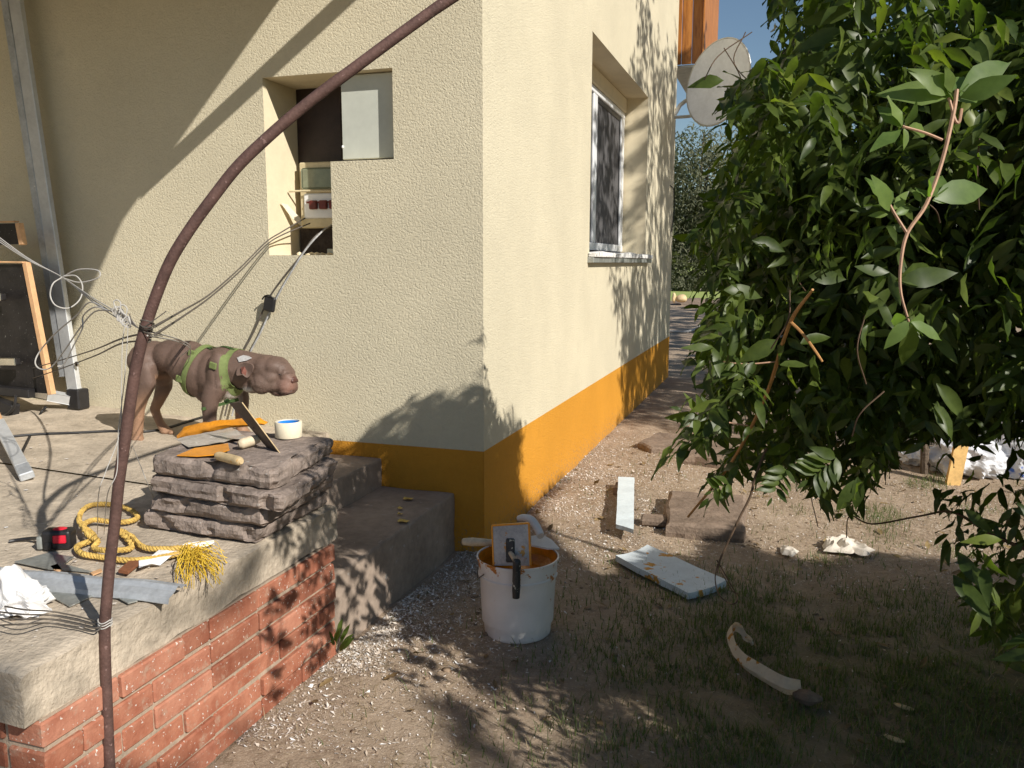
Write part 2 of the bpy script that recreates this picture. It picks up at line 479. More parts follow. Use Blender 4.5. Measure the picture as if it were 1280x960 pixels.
def leafmat(name, dark, light, trans=.35, rough=.38, tc=1.6, odd=None):
    mt, nt, b = new_mat(name)
    g = N(nt, 'ShaderNodeNewGeometry'); oi = N(nt, 'ShaderNodeObjectInfo')
    rnd = mth(nt, 'FRACT', mth(nt, 'ADD', g.outputs['Random Per Island'], oi.outputs['Random']))
    stops = [(0, dark), (.75, tuple((a+c)/2 for a, c in zip(dark, light))), (1, light)]
    if odd: stops = [(0, dark), (.7, tuple((a+c)/2 for a, c in zip(dark, light))), (.95, light), (.97, odd)]
    r = ramp(nt, rnd, stops)
    n1 = noise_node(nt, 60, 3, .6, vec=g.outputs['Position'])
    c = mixc(nt, .25, r.outputs[0], ramp(nt, n1.outputs[0], [(.3, tuple(x*.5 for x in dark)), (.7, light)]).outputs[0])
    nt.links.new(c, b.inputs['Base Color'])
    b.inputs['Roughness'].default_value = rough
    b.inputs['Specular IOR Level'].default_value = .32
    t = N(nt, 'ShaderNodeBsdfTranslucent')
    tcol = mixc(nt, 1.0, c, (tc*1.05, tc*1.25, tc*.35), 'MULTIPLY')
    nt.links.new(tcol, t.inputs[0])
    mx = N(nt, 'ShaderNodeMixShader'); mx.inputs[0].default_value = trans
    nt.links.new(b.outputs[0], mx.inputs[1]); nt.links.new(t.outputs[0], mx.inputs[2])
    out = [n for n in nt.nodes if n.type == 'OUTPUT_MATERIAL'][0]
    nt.links.new(mx.outputs[0], out.inputs[0])
    return mt
MT['leaf'] = leafmat('glossy_green_leaf', (.034, .060, .013), (.125, .165, .036), .38, .40, odd=(.19, .23, .04))
MT['leaffar'] = leafmat('dull_tree_leaf', (.04, .06, .022), (.11, .13, .055), .3, .6)
MT['leafgrey'] = leafmat('grey_green_leaf', (.075, .085, .05), (.17, .17, .10), .3, .7)
MT['leafyellow'] = plain('yellow_fallen_leaf', (.62, .42, .10), .6, .2, 30, .2, 60)
MT['youngleaf'] = leafmat('young_bright_leaf', (.10, .165, .04), (.20, .27, .075), .42, .42, tc=1.5)
MT['grass'] = leafmat('grass_blade', (.07, .10, .03), (.17, .20, .075), .3, .55)
MT['straw'] = leafmat('dry_straw', (.24, .18, .105), (.46, .37, .24), .15, .7, tc=1.1)
def chipmat():
    mt, nt, b = new_mat('paint_chip')
    g = N(nt, 'ShaderNodeNewGeometry')
    r = ramp(nt, g.outputs['Random Per Island'], [(0, (.34, .265, .19)), (.35, (.52, .43, .34)), (.7, (.66, .59, .51)), (.88, (.78, .75, .71)), (1, (.82, .81, .80))])
    nt.links.new(r.outputs[0], b.inputs['Base Color'])
    b.inputs['Roughness'].default_value = .8
    return mt
MT['chip'] = chipmat()
def coatmat():
    mt, nt, b = new_mat('dog_coat')
    at = N(nt, 'ShaderNodeAttribute'); at.attribute_name = 'coat'
    v = geo_pos(nt)
    n1 = noise_node(nt, 18, 5, .6, vec=v)
    c = mixc(nt, 1.0, at.outputs['Color'], ramp(nt, n1.outputs[0], [(.3, (.85, .84, .84)), (.7, (1.12, 1.1, 1.1))]).outputs[0], 'MULTIPLY')
    nt.links.new(c, b.inputs['Base Color'])
    b.inputs['Roughness'].default_value = .55
    b.inputs['Specular IOR Level'].default_value = .3
    mp = N(nt, 'ShaderNodeMapping'); mp.inputs['Scale'].default_value = (120, 300, 420)
    nt.links.new(v, mp.inputs[0])
    nb = noise_node(nt, 1, 3, .6, vec=mp.outputs[0]); bump(nt, b, nb.outputs[0], .18, .002)
    return mt
MT['coat'] = coatmat()
MT['nose'] = plain('brown_nose', (.10, .045, .035), .35, .15, 60, .3, 200)
MT['ear'] = plain('pink_inner_ear', (.30, .12, .09), .6, .15, 40, .1, 100)

# ================================================================== SETTING
def gz(x, y):
    return 0.016*noise.noise(Vector((x*1.7, y*1.7, 3.1))) + 0.008*noise.noise(Vector((x*6, y*6, 1.7))) - .008
def ground():
    xs = np.concatenate([[-900, -400, -150, -60, -25, -12, -6], np.arange(-3, 6.01, .05), [7, 9, 12, 18, 30, 60, 150, 400, 900]])
    ys = np.concatenate([[-60, -25, -12, -8], np.arange(-5, 5.01, .05), [5.3, 6, 7, 8.5, 10, 13, 17, 22, 30, 40, 60, 100, 200, 450, 1200]])
    nx, ny = len(xs), len(ys)
    V = np.zeros((ny, nx, 3))
    for j in range(ny):
        for i in range(nx):
            x, y = xs[i], ys[j]
            V[j, i] = (x, y, gz(x, y) if (abs(x) < 8 and abs(y) < 8) else -.008)
    idx = np.arange(nx*ny).reshape(ny, nx)
    Fq = np.stack([idx[:-1, :-1], idx[:-1, 1:], idx[1:, 1:], idx[1:, :-1]], -1).reshape(-1, 4)
    o = npmesh('ground', V.reshape(-1, 3), Fq, MT['ground'], smooth=True)
    tag(o, kind='structure')
ground()

# ------------------------------------------------------------------ house
TOP = 5.5
PL = .555                      # top of the orange plinth
LEN = 7.4                      # length of the right-hand wall
house = thing('house', 'cream rendered house with an orange plinth, meter niche and side window', 'house')
def quad(bm, *p):
    bm.faces.new([bm.verts.new(q) for q in p])
def front_wall():
    bm = bmesh.new()
    xs = [-7.0, -1.274, -.87, -.495, 0.0]; zs = [PL, 1.587, 2.083, 2.54, TOP]
    for i in range(4):
        for j in range(4):
            hole = (i == 1 and j in (1, 2)) or (i == 2 and j == 2)
            if hole: continue
            quad(bm, (xs[i], 0, zs[j]), (xs[i+1], 0, zs[j]), (xs[i+1], 0, zs[j+1]), (xs[i], 0, zs[j+1]))
    ys = [0.0, 2.43, 5.12, LEN]; zr = [PL, 1.60, 3.285, TOP]
    for i in range(3):
        for j in range(3):
            if i == 1 and j == 1: continue
            quad(bm, (0, ys[i], zr[j]), (0, ys[i+1], zr[j]), (0, ys[i+1], zr[j+1]), (0, ys[i], zr[j+1]))
    quad(bm, (0, LEN, PL), (-7, LEN, PL), (-7, LEN, TOP), (0, LEN, TOP))
    quad(bm, (-7, LEN, 0), (-7, 0, 0), (-7, 0, TOP), (-7, LEN, TOP))
    bmesh.ops.remove_doubles(bm, verts=bm.verts, dist=1e-4)
    es = [e for e in bm.edges if all(abs(v.co.x) < 1e-4 and abs(v.co.y) < 1e-4 for v in e.verts)]
    bmesh.ops.bevel(bm, geom=es, offset=.006, segments=2, affect='EDGES')
    bmobj('wall', bm, MT['stucco'], house)
    bm = bmesh.new()
    quad(bm, (-7, 0, -.2), (0, 0, -.2), (0, 0, PL), (-7, 0, PL))
    quad(bm, (0, 0, -.2), (0, LEN, -.2), (0, LEN, PL), (0, 0, PL))
    quad(bm, (0, LEN, -.2), (-7, LEN, -.2), (-7, LEN, PL), (0, LEN, PL))
    bmesh.ops.remove_doubles(bm, verts=bm.verts, dist=1e-4)
    es = [e for e in bm.edges if all(abs(v.co.x) < 1e-4 and abs(v.co.y) < 1e-4 for v in e.verts)]
    bmesh.ops.bevel(bm, geom=es, offset=.006, segments=2, affect='EDGES')
    bmobj('plinth', bm, MT['plinth'], house)
    # niche lining
    D = .34
    bm = bmesh.new()
    quad(bm, (-1.274, 0, 1.587), (-1.274, D, 1.587), (-1.274, D, 2.54), (-1.274, 0, 2.54))     # left reveal
    quad(bm, (-1.274, 0, 2.54), (-1.274, D, 2.54), (-.495, D, 2.54), (-.495, 0, 2.54))          # top
    quad(bm, (-.495, 0, 2.54), (-.495, D, 2.54), (-.495, D, 2.083), (-.495, 0, 2.083))          # right
    quad(bm, (-.87, 0, 2.083), (-.495, 0, 2.083), (-.495, D, 2.083), (-.87, D, 2.083))
    quad(bm, (-.87, 0, 1.587), (-.87, 0, 2.083), (-.87, D, 2.083), (-.87, D, 1.587))
    quad(bm, (-1.274, 0, 1.587), (-.87, 0, 1.587), (-.87, D, 1.587), (-1.274, D, 1.587))
    bmobj('niche', bm, MT['reveal'], house)
    # window reveal
    W = -.27
    bm = bmesh.new()
    quad(bm, (0, 2.43, 1.60), (W, 2.43, 1.60), (W, 2.43, 3.285), (0, 2.43, 3.285))
    quad(bm, (0, 5.12, 1.60), (0, 5.12, 3.285), (W, 5.12, 3.285), (W, 5.12, 1.60))
    quad(bm, (0, 2.43, 3.285), (W, 2.43, 3.285), (W, 5.12, 3.285), (0, 5.12, 3.285))
    quad(bm, (0, 2.43, 1.60), (0, 5.12, 1.60), (W, 5.12, 1.60), (W, 2.43, 1.60))
    bmobj('window_reveal', bm, MT['reveal'], house)
front_wall()
def house_window():
    W = -.27
    bm = bmesh.new()
    y0, y1, z0, z1 = 2.44, 5.11, 1.665, 3.13
    box(bm, (W-.03, y0, z0), (W+.03, y1, z0+.07), .006)
    box(bm, (W-.03, y0, z1-.06), (W+.03, y1, z1), .006)
    for ya in (y0, 3.60, y1-.17):
        box(bm, (W-.028, ya, z0+.07), (W+.028, ya+(.155 if ya != 3.60 else .15), z1-.06), .006)
    win = bmobj('window', bm, MT['whiteframe'], house)
    win['label'] = 'white window with a dark insect screen, set back in its reveal'
    for (a, b_) in ((2.60, 3.60), (3.75, 4.94)):
        bm = boxbm((W-.012, a, z0+.071), (W+.004, b_, z1-.061))
        bmobj('screen', bm, MT['screen'], win)
        bm = bmesh.new()
        for (lo, hi) in (((W+.004, a, z1-.105), (W+.012, b_, z1-.062)), ((W+.004, a, z0+.072), (W+.012, a+.025, z1-.106)), ((W+.004, b_-.025, z0+.072), (W+.012, b_, z1-.106))):
            box(bm, lo, hi, .002)
        bmobj('screen_frame', bm, MT['black'], win)
    bm = boxbm((W-.03, 2.44, 3.133), (W+.045, 5.11, 3.283), .01)
    bmobj('blind_box', bm, MT['reveal'], house)
    bm = boxbm((-.26, 2.38, 1.592), (.062, 5.36, 1.628), .004)
    bmesh.ops.subdivide_edges(bm, edges=bm.edges, cuts=10, use_grid_fill=True)
    for v in bm.verts:
        if v.co.z > 1.615:
            v.co.z += .018*noise.noise(v.co*9)+.006
        v.co.x += .012*noise.noise(v.co*14) if v.co.x > 0 else 0
    sl_ = bmobj('sill', bm, MT['sillfoam'], house)
    bm = boxbm((-.02, 2.37, 1.548), (.05, 5.33, 1.590), .003)
    bmobj('sill_underside', bm, MT['sheetgrey'], house)
house_window()
def house_roof():
    # high eave of the main roof, boards of its far gable end, porch roof over the left part of the front
    bm = bmesh.new()
    box(bm, (-7.3, -.3, TOP), (.30, LEN+.1, TOP+.12), .01)
    bmobj('roof', bm, MT['boards'], house)
    for k in range(3):
        x0 = -.12+k*.135
        bm = boxbm((x0, LEN+.28, 4.17), (x0+.13, LEN+.305, TOP), .006)
        b_ = bmobj('gable_board', bm, MT['boards'], house)
    bm = boxbm((.29, LEN+.2, 4.15), (.315, LEN+2.2, TOP), .005)
    bmobj('barge_board', bm, MT['boards'], house)
    bm = boxbm((-.12, LEN+.31, 4.13), (.288, LEN+2.2, 4.165), .004)
    bmobj('soffit', bm, MT['metalpipe'], house)
    # porch roof (above the frame): a bent sheet whose edge throws the slanting shade on the front
    prof = [(0.0, 4.09), (-1.227, 3.55), (-1.49, 3.19)]
    bm = bmesh.new()
    ring = []
    for (y, z) in prof:
        ring.append([bm.verts.new((x, y-.003, z+dz)) for x, dz in ((0, 0), (-6.6, 0), (-6.6, .05), (0, .05))])
    for i in range(2):
        for k in range(4):
            bm.faces.new((ring[i][k], ring[i][(k+1) % 4], ring[i+1][(k+1) % 4], ring[i+1][k]))
    bm.faces.new(ring[0]); bm.faces.new(ring[-1][::-1])
    bmesh.ops.recalc_face_normals(bm, faces=bm.faces)
    bmobj('unseen_porch_roof', bm, MT['galv'], house)
    bmobj('unseen_side_wall', boxbm((-4.95, -3.1, 0), (-4.8, -.003, 3.15), .004), MT['stucco'], house)  # added unseen wall; cuts sky light on the shaded front
    bmobj('unseen_porch_roof', boxbm((-6.6, -3.2, 3.16), (-2.62, -1.497, 3.21), .004), MT['galv'], house)  # added unseen roof piece; keeps sky light off the front wall
    bm = bmesh.new()
    a = Vector((.51, -.6, 3.86)); b_ = Vector((-.96, -.6, 2.87))
    obox(bm, a, b_, .085, .075, (0, 1, 0), .004)
    bmobj('roof_strut', bm, MT['boards'], house)
    bm = bmesh.new()
    obox(bm, (.47, -.6, 3.84), (.40, -.04, TOP-.02), .05, .05, (1, 0, 0), .004)
    bmobj('roof_hanger', bm, MT['boards'], house)
house_roof()

# meter and fuse box in the niche
def meter():
    t = thing('electric_meter_box', 'electric meter and fuses in the open wall niche, beside a pale grey door', 'meter box')
    bm = boxbm((-.832, .063, 2.098), (-.500, .085, 2.535), .004)
    d = bmobj('cabinet_door', bm, MT['cabinet'], t)
    bm = bmesh.new(); ball(bm, (-.826, .058, 2.165), (.006, .006, .009))
    bmobj('door_catch', bm, MT['whiteframe'], d)
    bm = boxbm((-1.272, .325, 2.12), (-.832, .338, 2.538))
    bmobj('back_panel', bm, MT['brownpanel'], t)
    bm = bmesh.new()
    for (a, b_) in ((( -.985, 2.49), (-.845, 2.495)), ((-.985, 2.14), (-.975, 2.49))):
        box(bm, (a[0], .316, a[1]), (b_[0], .3245, b_[1]+.008), .002)
    bmobj('panel_trim', bm, MT['darkcavity'], t)
    M = Matrix.Translation((-.93, .315, 2.36))@Matrix.Rotation(math.radians(35), 4, 'Y')
    bm = boxbm((-.022, -.004, -.028), (.022, .008, .028), .003, M)
    kn = bmobj('diamond_badge', bm, MT['steelblade'], t)
    bm = boxbm((-.012, -.008, -.016), (.012, -.0045, .016), .002, M)
    bmobj('badge_centre', bm, MT['brownpanel'], kn)
    # meter housing
    bm = boxbm((-1.225, .255, 1.745), (-.88, .335, 2.118), .006)
    h = bmobj('meter_housing', bm, MT['beige'], t)
    bm = boxbm((-1.205, .243, 1.965), (-.885, .2545, 2.085), .01)
    bmobj('meter_window', bm, MT['glassgrey'], h)
    bm = bmesh.new()
    r_ = lathe(bm, [(.0, 0), (.032, 0), (.036, .006), (.03, .01), (0, .012)], (0, 0, 0), 20)
    bmesh.ops.rotate(bm, verts=bm.verts, matrix=Matrix.Rotation(math.radians(90), 3, 'X'))
    bmesh.ops.translate(bm, verts=bm.verts, vec=(-.95, .242, 2.02))
    bmobj('meter_dial', bm, MT['steelblade'], h, True)
    bm = boxbm((-1.195, .245, 1.80), (-.90, .2545, 1.94), .006)
    fp = bmobj('fuse_panel', bm, MT['whiteframe'], t)
    bm = bmesh.new()
    for x0 in (-1.15, -1.085, -1.02):
        box(bm, (x0, .222, 1.85), (x0+.05, .2445, 1.90), .005)
    box(bm, (-1.17, .228, 1.885), (-1.0, .2445, 1.895), .003)
    bmobj('fuse', bm, MT['fuse'], fp)
    bm = boxbm((-.985, .225, 1.865), (-.935, .2445, 1.91), .004)
    bmobj('switch', bm, MT['black'], fp)
    tubeobj('cord', [(-1.262, .20, 1.952), (-1.15, .235, 1.955), (-1.0, .236, 1.950), (-.88, .21, 1.952)], .006, MT['beige'], t)
    bm = bmesh.new()
    slabpoly(bm, [(-1.268, .12, 1.88), (-1.255, .165, 1.875), (-1.215, .235, 1.80), (-1.21, .24, 1.755), (-1.245, .19, 1.80)], (.006, -.006, 0))
    bmobj('seal_flap', bm, MT['cream'], t)
    bm = bmesh.new()
    ring = lathe(bm, [(.004, -.05), (.014, -.03), (.02, .0), (.018, .03), (.004, .035)], (-.955, .225, 1.80), 12)
    bmobj('yellow_tag', bm, MT['toolhandle'], t, True)
    bm = boxbm((-1.262, .30, 1.592), (-.872, .338, 1.744))
    bmobj('hollow_back', bm, MT['darkcavity'], t)
    bm = bmesh.new()
    for i in range(14):
        x = random.uniform(-1.2, -.9); ball(bm, (x, random.uniform(.1, .28), 1.592), (random.uniform(.01, .03), .02, random.uniform(.006, .018)), 1)
    o = bmobj('plaster_rubble', bm, MT['reveal'], t); o['kind'] = 'stuff'
    bm = boxbm((-.95, .25, 1.595), (-.90, .29, 1.66), .004)
    box(bm, (-1.05, .24, 1.593), (-.98, .28, 1.625), .004)
    bmobj('junction_block', bm, MT['cabinet'], t)
meter()

# ------------------------------------------------------------------ porch platform and steps
def dz(x):           # the concrete falls slightly towards the edge
    return .597 + max(0.0, -.95-x)*.036
def porch():
    t = thing('porch', 'raised concrete porch floor on a red brick base, left of the steps', 'porch')
    # slab with a rough cast edge
    bm = bmesh.new()
    X1 = -.17; Y0, Y1 = -2.68, -1.235
    xs = [-7, -5, -4, -3.4, -3.0, -2.6, -2.2, -1.8, -1.4, -1.0] + list(np.linspace(-.95, X1-.015, 22)) + [X1]
    ys = [Y0, Y0+.015] + list(np.linspace(Y0+.05, Y1-.05, 36)) + [Y1-.015, Y1]
    def nrnd(p): return Vector((noise.noise(p*7), noise.noise(p*7+Vector((9, 1, 3))), noise.noise(p*5+Vector((2, 7, 5)))))
    grid = {}
    for j, y in enumerate(ys):
        for i, x in enumerate(xs):
            z = dz(x)
            ex = (x > X1-.001); ey = (j == 0 or j == len(ys)-1)
            if ex: z -= .006
            if ey: z -= .006
            p = Vector((x, y, z))
            if x > -1: p += nrnd(p)*.0035 + Vector((0, 0, .003*noise.noise(p*22)))
            if ex: p.x += .004*noise.noise(p*11)
            grid[i, j] = bm.verts.new(p)
    for j in range(len(ys)-1):
        for i in range(len(xs)-1):
            bm.faces.new((grid[i, j], grid[i+1, j], grid[i+1, j+1], grid[i, j+1]))
    zl = np.linspace(.585, .462, 7)[1:]
    # sides: near face, right face, far face
    path = [(i, 0) for i in range(len(xs))] + [(len(xs)-1, j) for j in range(1, len(ys))] + [(i, len(ys)-1) for i in range(len(xs)-2, 8, -1)]
    prev = [grid[k] for k in path]
    for q, z in enumerate(zl):
        cur = []
        for k in path:
            g = grid[k].co
            zz = z + (g.z-.585)*(1-(q+1)/len(zl))
            p = Vector((g.x, g.y, zz))
            n_ = nrnd(p*2.4)*.006 + nrnd(p*.5)*.004
            if q == len(zl)-1: n_ = Vector((n_.x, n_.y, .010*noise.noise(p*9)-.004*abs(noise.noise(p*30))))
            cur.append(bm.verts.new(p+n_))
        for a in range(len(path)-1):
            bm.faces.new((prev[a], cur[a], cur[a+1], prev[a+1]))
        prev = cur
    bm.faces.new([v for v in prev]) if False else None
    bmesh.ops.recalc_face_normals(bm, faces=bm.faces)
    for e in bm.edges:
        if len(e.link_faces) == 2 and e.calc_face_angle(0) > .75: e.smooth = False
    bmobj('concrete_slab', bm, MT['slabedge'], t, True)
    # inner strip of floor between slab and house wall
    bm = bmesh.new()
    xs2 = [-7, -5, -4, -3.4, -3.0, -2.6, -2.2, -1.8, -1.4, -1.0, -.93]
    a = [bm.verts.new((x, Y1+.002, dz(x))) for x in xs2]; b_ = [bm.verts.new((x, -.001, dz(x))) for x in xs2]
    c_ = [bm.verts.new((x, Y1+.002, .2)) for x in xs2]
    for i in range(len(xs2)-1):
        bm.faces.new((a[i], a[i+1], b_[i+1], b_[i]))
    d1 = bm.verts.new((-.93, Y1+.002, .2)); d2 = bm.verts.new((-.93, -.001, .2))
    bm.faces.new((a[-1], d1, d2, b_[-1]))
    bmobj('floor_strip', bm, MT['slabedge'], t)
    # brick base
    XB = -.162; YB = -2.645
    core = boxbm((-6.9, YB+.008, -.2), (XB-.008, -1.292, .458))
    bmobj('mortar_core', core, MT['mortar'], t)
    H, L, J, T = .066, .245, .013, .115
    rows = 7
    brickme = {}
    def brick(lo, hi):
        bm = bmesh.new()
        box(bm, lo, hi, .005)
        for v in bm.verts:
            v.co += Vector((noise.noise(v.co*31), noise.noise(v.co*29+Vector((3, 3, 3))), noise.noise(v.co*27)))*.003
        return bmobj('brick', bm, MT['brick'], t)
    for r in range(rows):
        z1 = .452 - r*(H+J); z0 = z1-H
        if z1 < -.06: break
        # right face, from the near corner to the far end
        y = YB
        first = True
        off = [L, T, L, T, L, T, L][r]
        while y < -1.30:
            Ln = off if first else (L if random.random() < .82 else T)
            y2 = min(y+Ln, -1.286)
            pr = random.choice([-.002, 0, .002, .004, .008, .011]) + random.uniform(-.002, .002)
            if y2-y > .03: brick((XB-T, y, z0), (XB+pr, y2, z1))
            y = y2+.004; first = False
        # front face
        x = XB-T-J if off == T or True else XB
        x = XB-T-J
        k = 0
        while x > -2.2:
            Ln = L if (k or off == T) else T
            pr = random.uniform(-.004, .003)
            brick((x-Ln, YB-pr, z0), (x, YB+T, z1))
            x -= Ln+J; k += 1
    # step of mortar splashes dropped on
porch()
def steps():
    t = thing('concrete_steps', 'two grey concrete steps between the porch and the house corner', 'steps')
    def step(lo, hi, seed):
        bm = bmesh.new()
        box(bm, lo, hi, .012, seg=2)
        bmesh.ops.subdivide_edges(bm, edges=[e for e in bm.edges if e.calc_length() > .1], cuts=14, use_grid_fill=True)
        for v in bm.verts:
            p = v.co*6+Vector((seed, 0, 0))
            v.co += Vector((noise.noise(p), 0, noise.noise(p+Vector((5, 5, 5)))))*.0035
            v.co += Vector((noise.noise(p*4), 0, .4*noise.noise(p*4+Vector((5, 5, 5)))))*.0025
        return bmobj('step', bm, MT['step'], t, False)
    step((-.928, -1.30, .05), (-.60, -.002, .477), 1)
    step((-.604, -1.32, -.15), (-.166, -.0025, .316), 2)
    for (x, y, s, a, lab) in ((510, 624, .05, .3, 'farthest of the four yellow leaves on the lower concrete step, a wide oval one'), (500, 636, .034, -.4, 'second farthest of the four yellow leaves on the lower concrete step'), (500, 643, .026, .2, 'smallest of the four yellow leaves on the lower concrete step'), (504, 652, .055, .1, 'nearest and longest of the four yellow leaves on the lower concrete step')):
        p = at_z(x, y, .322)
        bm = bmesh.new()
        n_ = 8
        ring = [bm.verts.new((p[0]+s*.55*math.cos(2*math.pi*k/n_+a)*(1.15 if k == 0 else 1), p[1]+s*.42*math.sin(2*math.pi*k/n_+a), p[2]+.003+.006*(k % 3 == 0))) for k in range(n_)]
        c = bm.verts.new((p[0], p[1], p[2]+.001))
        for k in range(n_): bm.faces.new((ring[k], ring[(k+1) % n_], c))
        lf = bmobj('fallen_leaf', bm, MT['leafyellow'])
        tag(lf, lab, 'leaf', 'dry leaves on the lower step')
steps()

# ------------------------------------------------------------------ stack of four stone slabs
def stone_slab(corners, z0, z1, seed, label):
    """corners: FL, FR, BR, BL in plan"""
    t = bmesh.new()
    nx_, nz_ = 26, 5
    FL, FR, BR, BL = [Vector((c[0], c[1], 0)) for c in corners]
    def pt(u, v, wz):
        p = (FL*(1-u)+FR*u)*(1-v) + (BL*(1-u)+BR*u)*v
        p.z = z0+(z1-z0)*wz
        return p
    # top/bottom grids plus four sides, then roughen
    vs = {}
    def vert(i, j, k):
        key = (i, j, k)
        if key not in vs:
            p = pt(i/nx_, j/nx_, k/nz_)
            edge = min(i, nx_-i, j, nx_-j)
            q = p*9+Vector((seed*3.1, 0, 0))
            side = edge == 0
            d = Vector((0, 0, 0))
            c = pt(.5, .5, k/nz_)
            out = (p-c); out.z = 0; out.normalize()
            if side:
                chip = max(0, noise.noise(p*13+Vector((seed, 2, 8)))-.18)*.09
                lay_ = .0032*math.copysign(1, noise.noise(Vector((p.x*5+seed, p.y*5, p.z*55))))*min(1, 6*abs(noise.noise(Vector((p.x*5+seed, p.y*5, p.z*55)))))
                d -= out*(.009*abs(noise.noise(q*1.2)) + chip + .005*noise.noise(q*4) + lay_)
                if k in (0, nz_): d -= out*.012*(1+.8*noise.noise(q*2.2)); d.z += (-.004 if k == nz_ else .003)
                corner = (i in (0, nx_)) and (j in (0, nx_))
                if corner: d -= out*.02
            d.z += .006*noise.noise(q*.7) + .0035*noise.noise(q*3) + .002*noise.noise(q*7)
            vs[key] = t.verts.new(p+d)
        return vs[key]
    for i in range(nx_):
        for j in range(nx_):
            t.faces.new((vert(i, j, nz_), vert(i+1, j, nz_), vert(i+1, j+1, nz_), vert(i, j+1, nz_)))
            t.faces.new((vert(i, j, 0), vert(i, j+1, 0), vert(i+1, j+1, 0), vert(i+1, j, 0)))
    for k in range(nz_):
        for i in range(nx_):
            t.faces.new((vert(i, 0, k), vert(i+1, 0, k), vert(i+1, 0, k+1), vert(i, 0, k+1)))
            t.faces.new((vert(i+1, nx_, k), vert(i, nx_, k), vert(i, nx_, k+1), vert(i+1, nx_, k+1)))
            t.faces.new((vert(0, i+1, k), vert(0, i, k), vert(0, i, k+1), vert(0, i+1, k+1)))
            t.faces.new((vert(nx_, i, k), vert(nx_, i+1, k), vert(nx_, i+1, k+1), vert(nx_, i, k+1)))
    o = bmobj('stone_slab', t, MT['paver'], None, False)
    tag(o, label, 'stone slab', 'stone slabs stacked on the porch edge')
    return o
ST = .872                 # height of the top of the stack
stone_slab([(-.675, -1.735), (-.165, -1.765), (-.185, -1.245), (-.70, -1.235)], .604, .667, 1, 'grey stone slab lying directly on the porch floor, lowest of the stack')
stone_slab([(-.64, -1.735), (-.125, -1.775), (-.165, -1.25), (-.68, -1.23)], .669, .735, 2, 'grey stone slab second from the bottom of the stack')
stone_slab([(-.635, -1.735), (-.035, -1.815), (-.13, -1.27), (-.68, -1.235)], .737, .800, 3, 'widest grey stone slab, just below the topmost one, jutting out over the porch edge')
stone_slab([(-.622, -1.735), (-.080, -1.775), (-.165, -1.225), (-.715, -1.235)], .803, ST, 4, 'topmost grey stone slab of the stack, carrying trowels and tape')

# tape roll
def tape_roll():
    p = (at_z(361, 551, ST) + at_z(361, 541, ST))/2
    t = thing('masking_tape_roll', 'cream masking tape roll with a blue core on the topmost slab', 'tape', None, tuple(p))
    h, R, r = .062, .052, .043
    bm = bmesh.new()
    lathe(bm, [(r, .002), (R-.002, 0), (R, .003), (R, h-.003), (R-.002, h), (r, h), (r, .002)], (0, 0, 0), 40)
    o = bmobj('roll', bm, MT['cream'], None, True); o.parent = t
    bm = bmesh.new()
    lathe(bm, [(r-.0005, .002), (r-.0005, h-.004), (r-.003, h-.004), (r-.003, .002)], (0, 0, 0), 40)
    rr = lathe(bm, [(r-.003, h-.012), (.02, h-.016), (.0001, h-.012)], (0, 0, 0), 40)
    for ring in rr[1:]:
        for v in ring: v.co.z += .006*noise.noise(Vector((v.co.x*60, v.co.y*60, 1)))
    o = bmobj('core', bm, MT['blue'], None, True); o.parent = t
tape_roll()

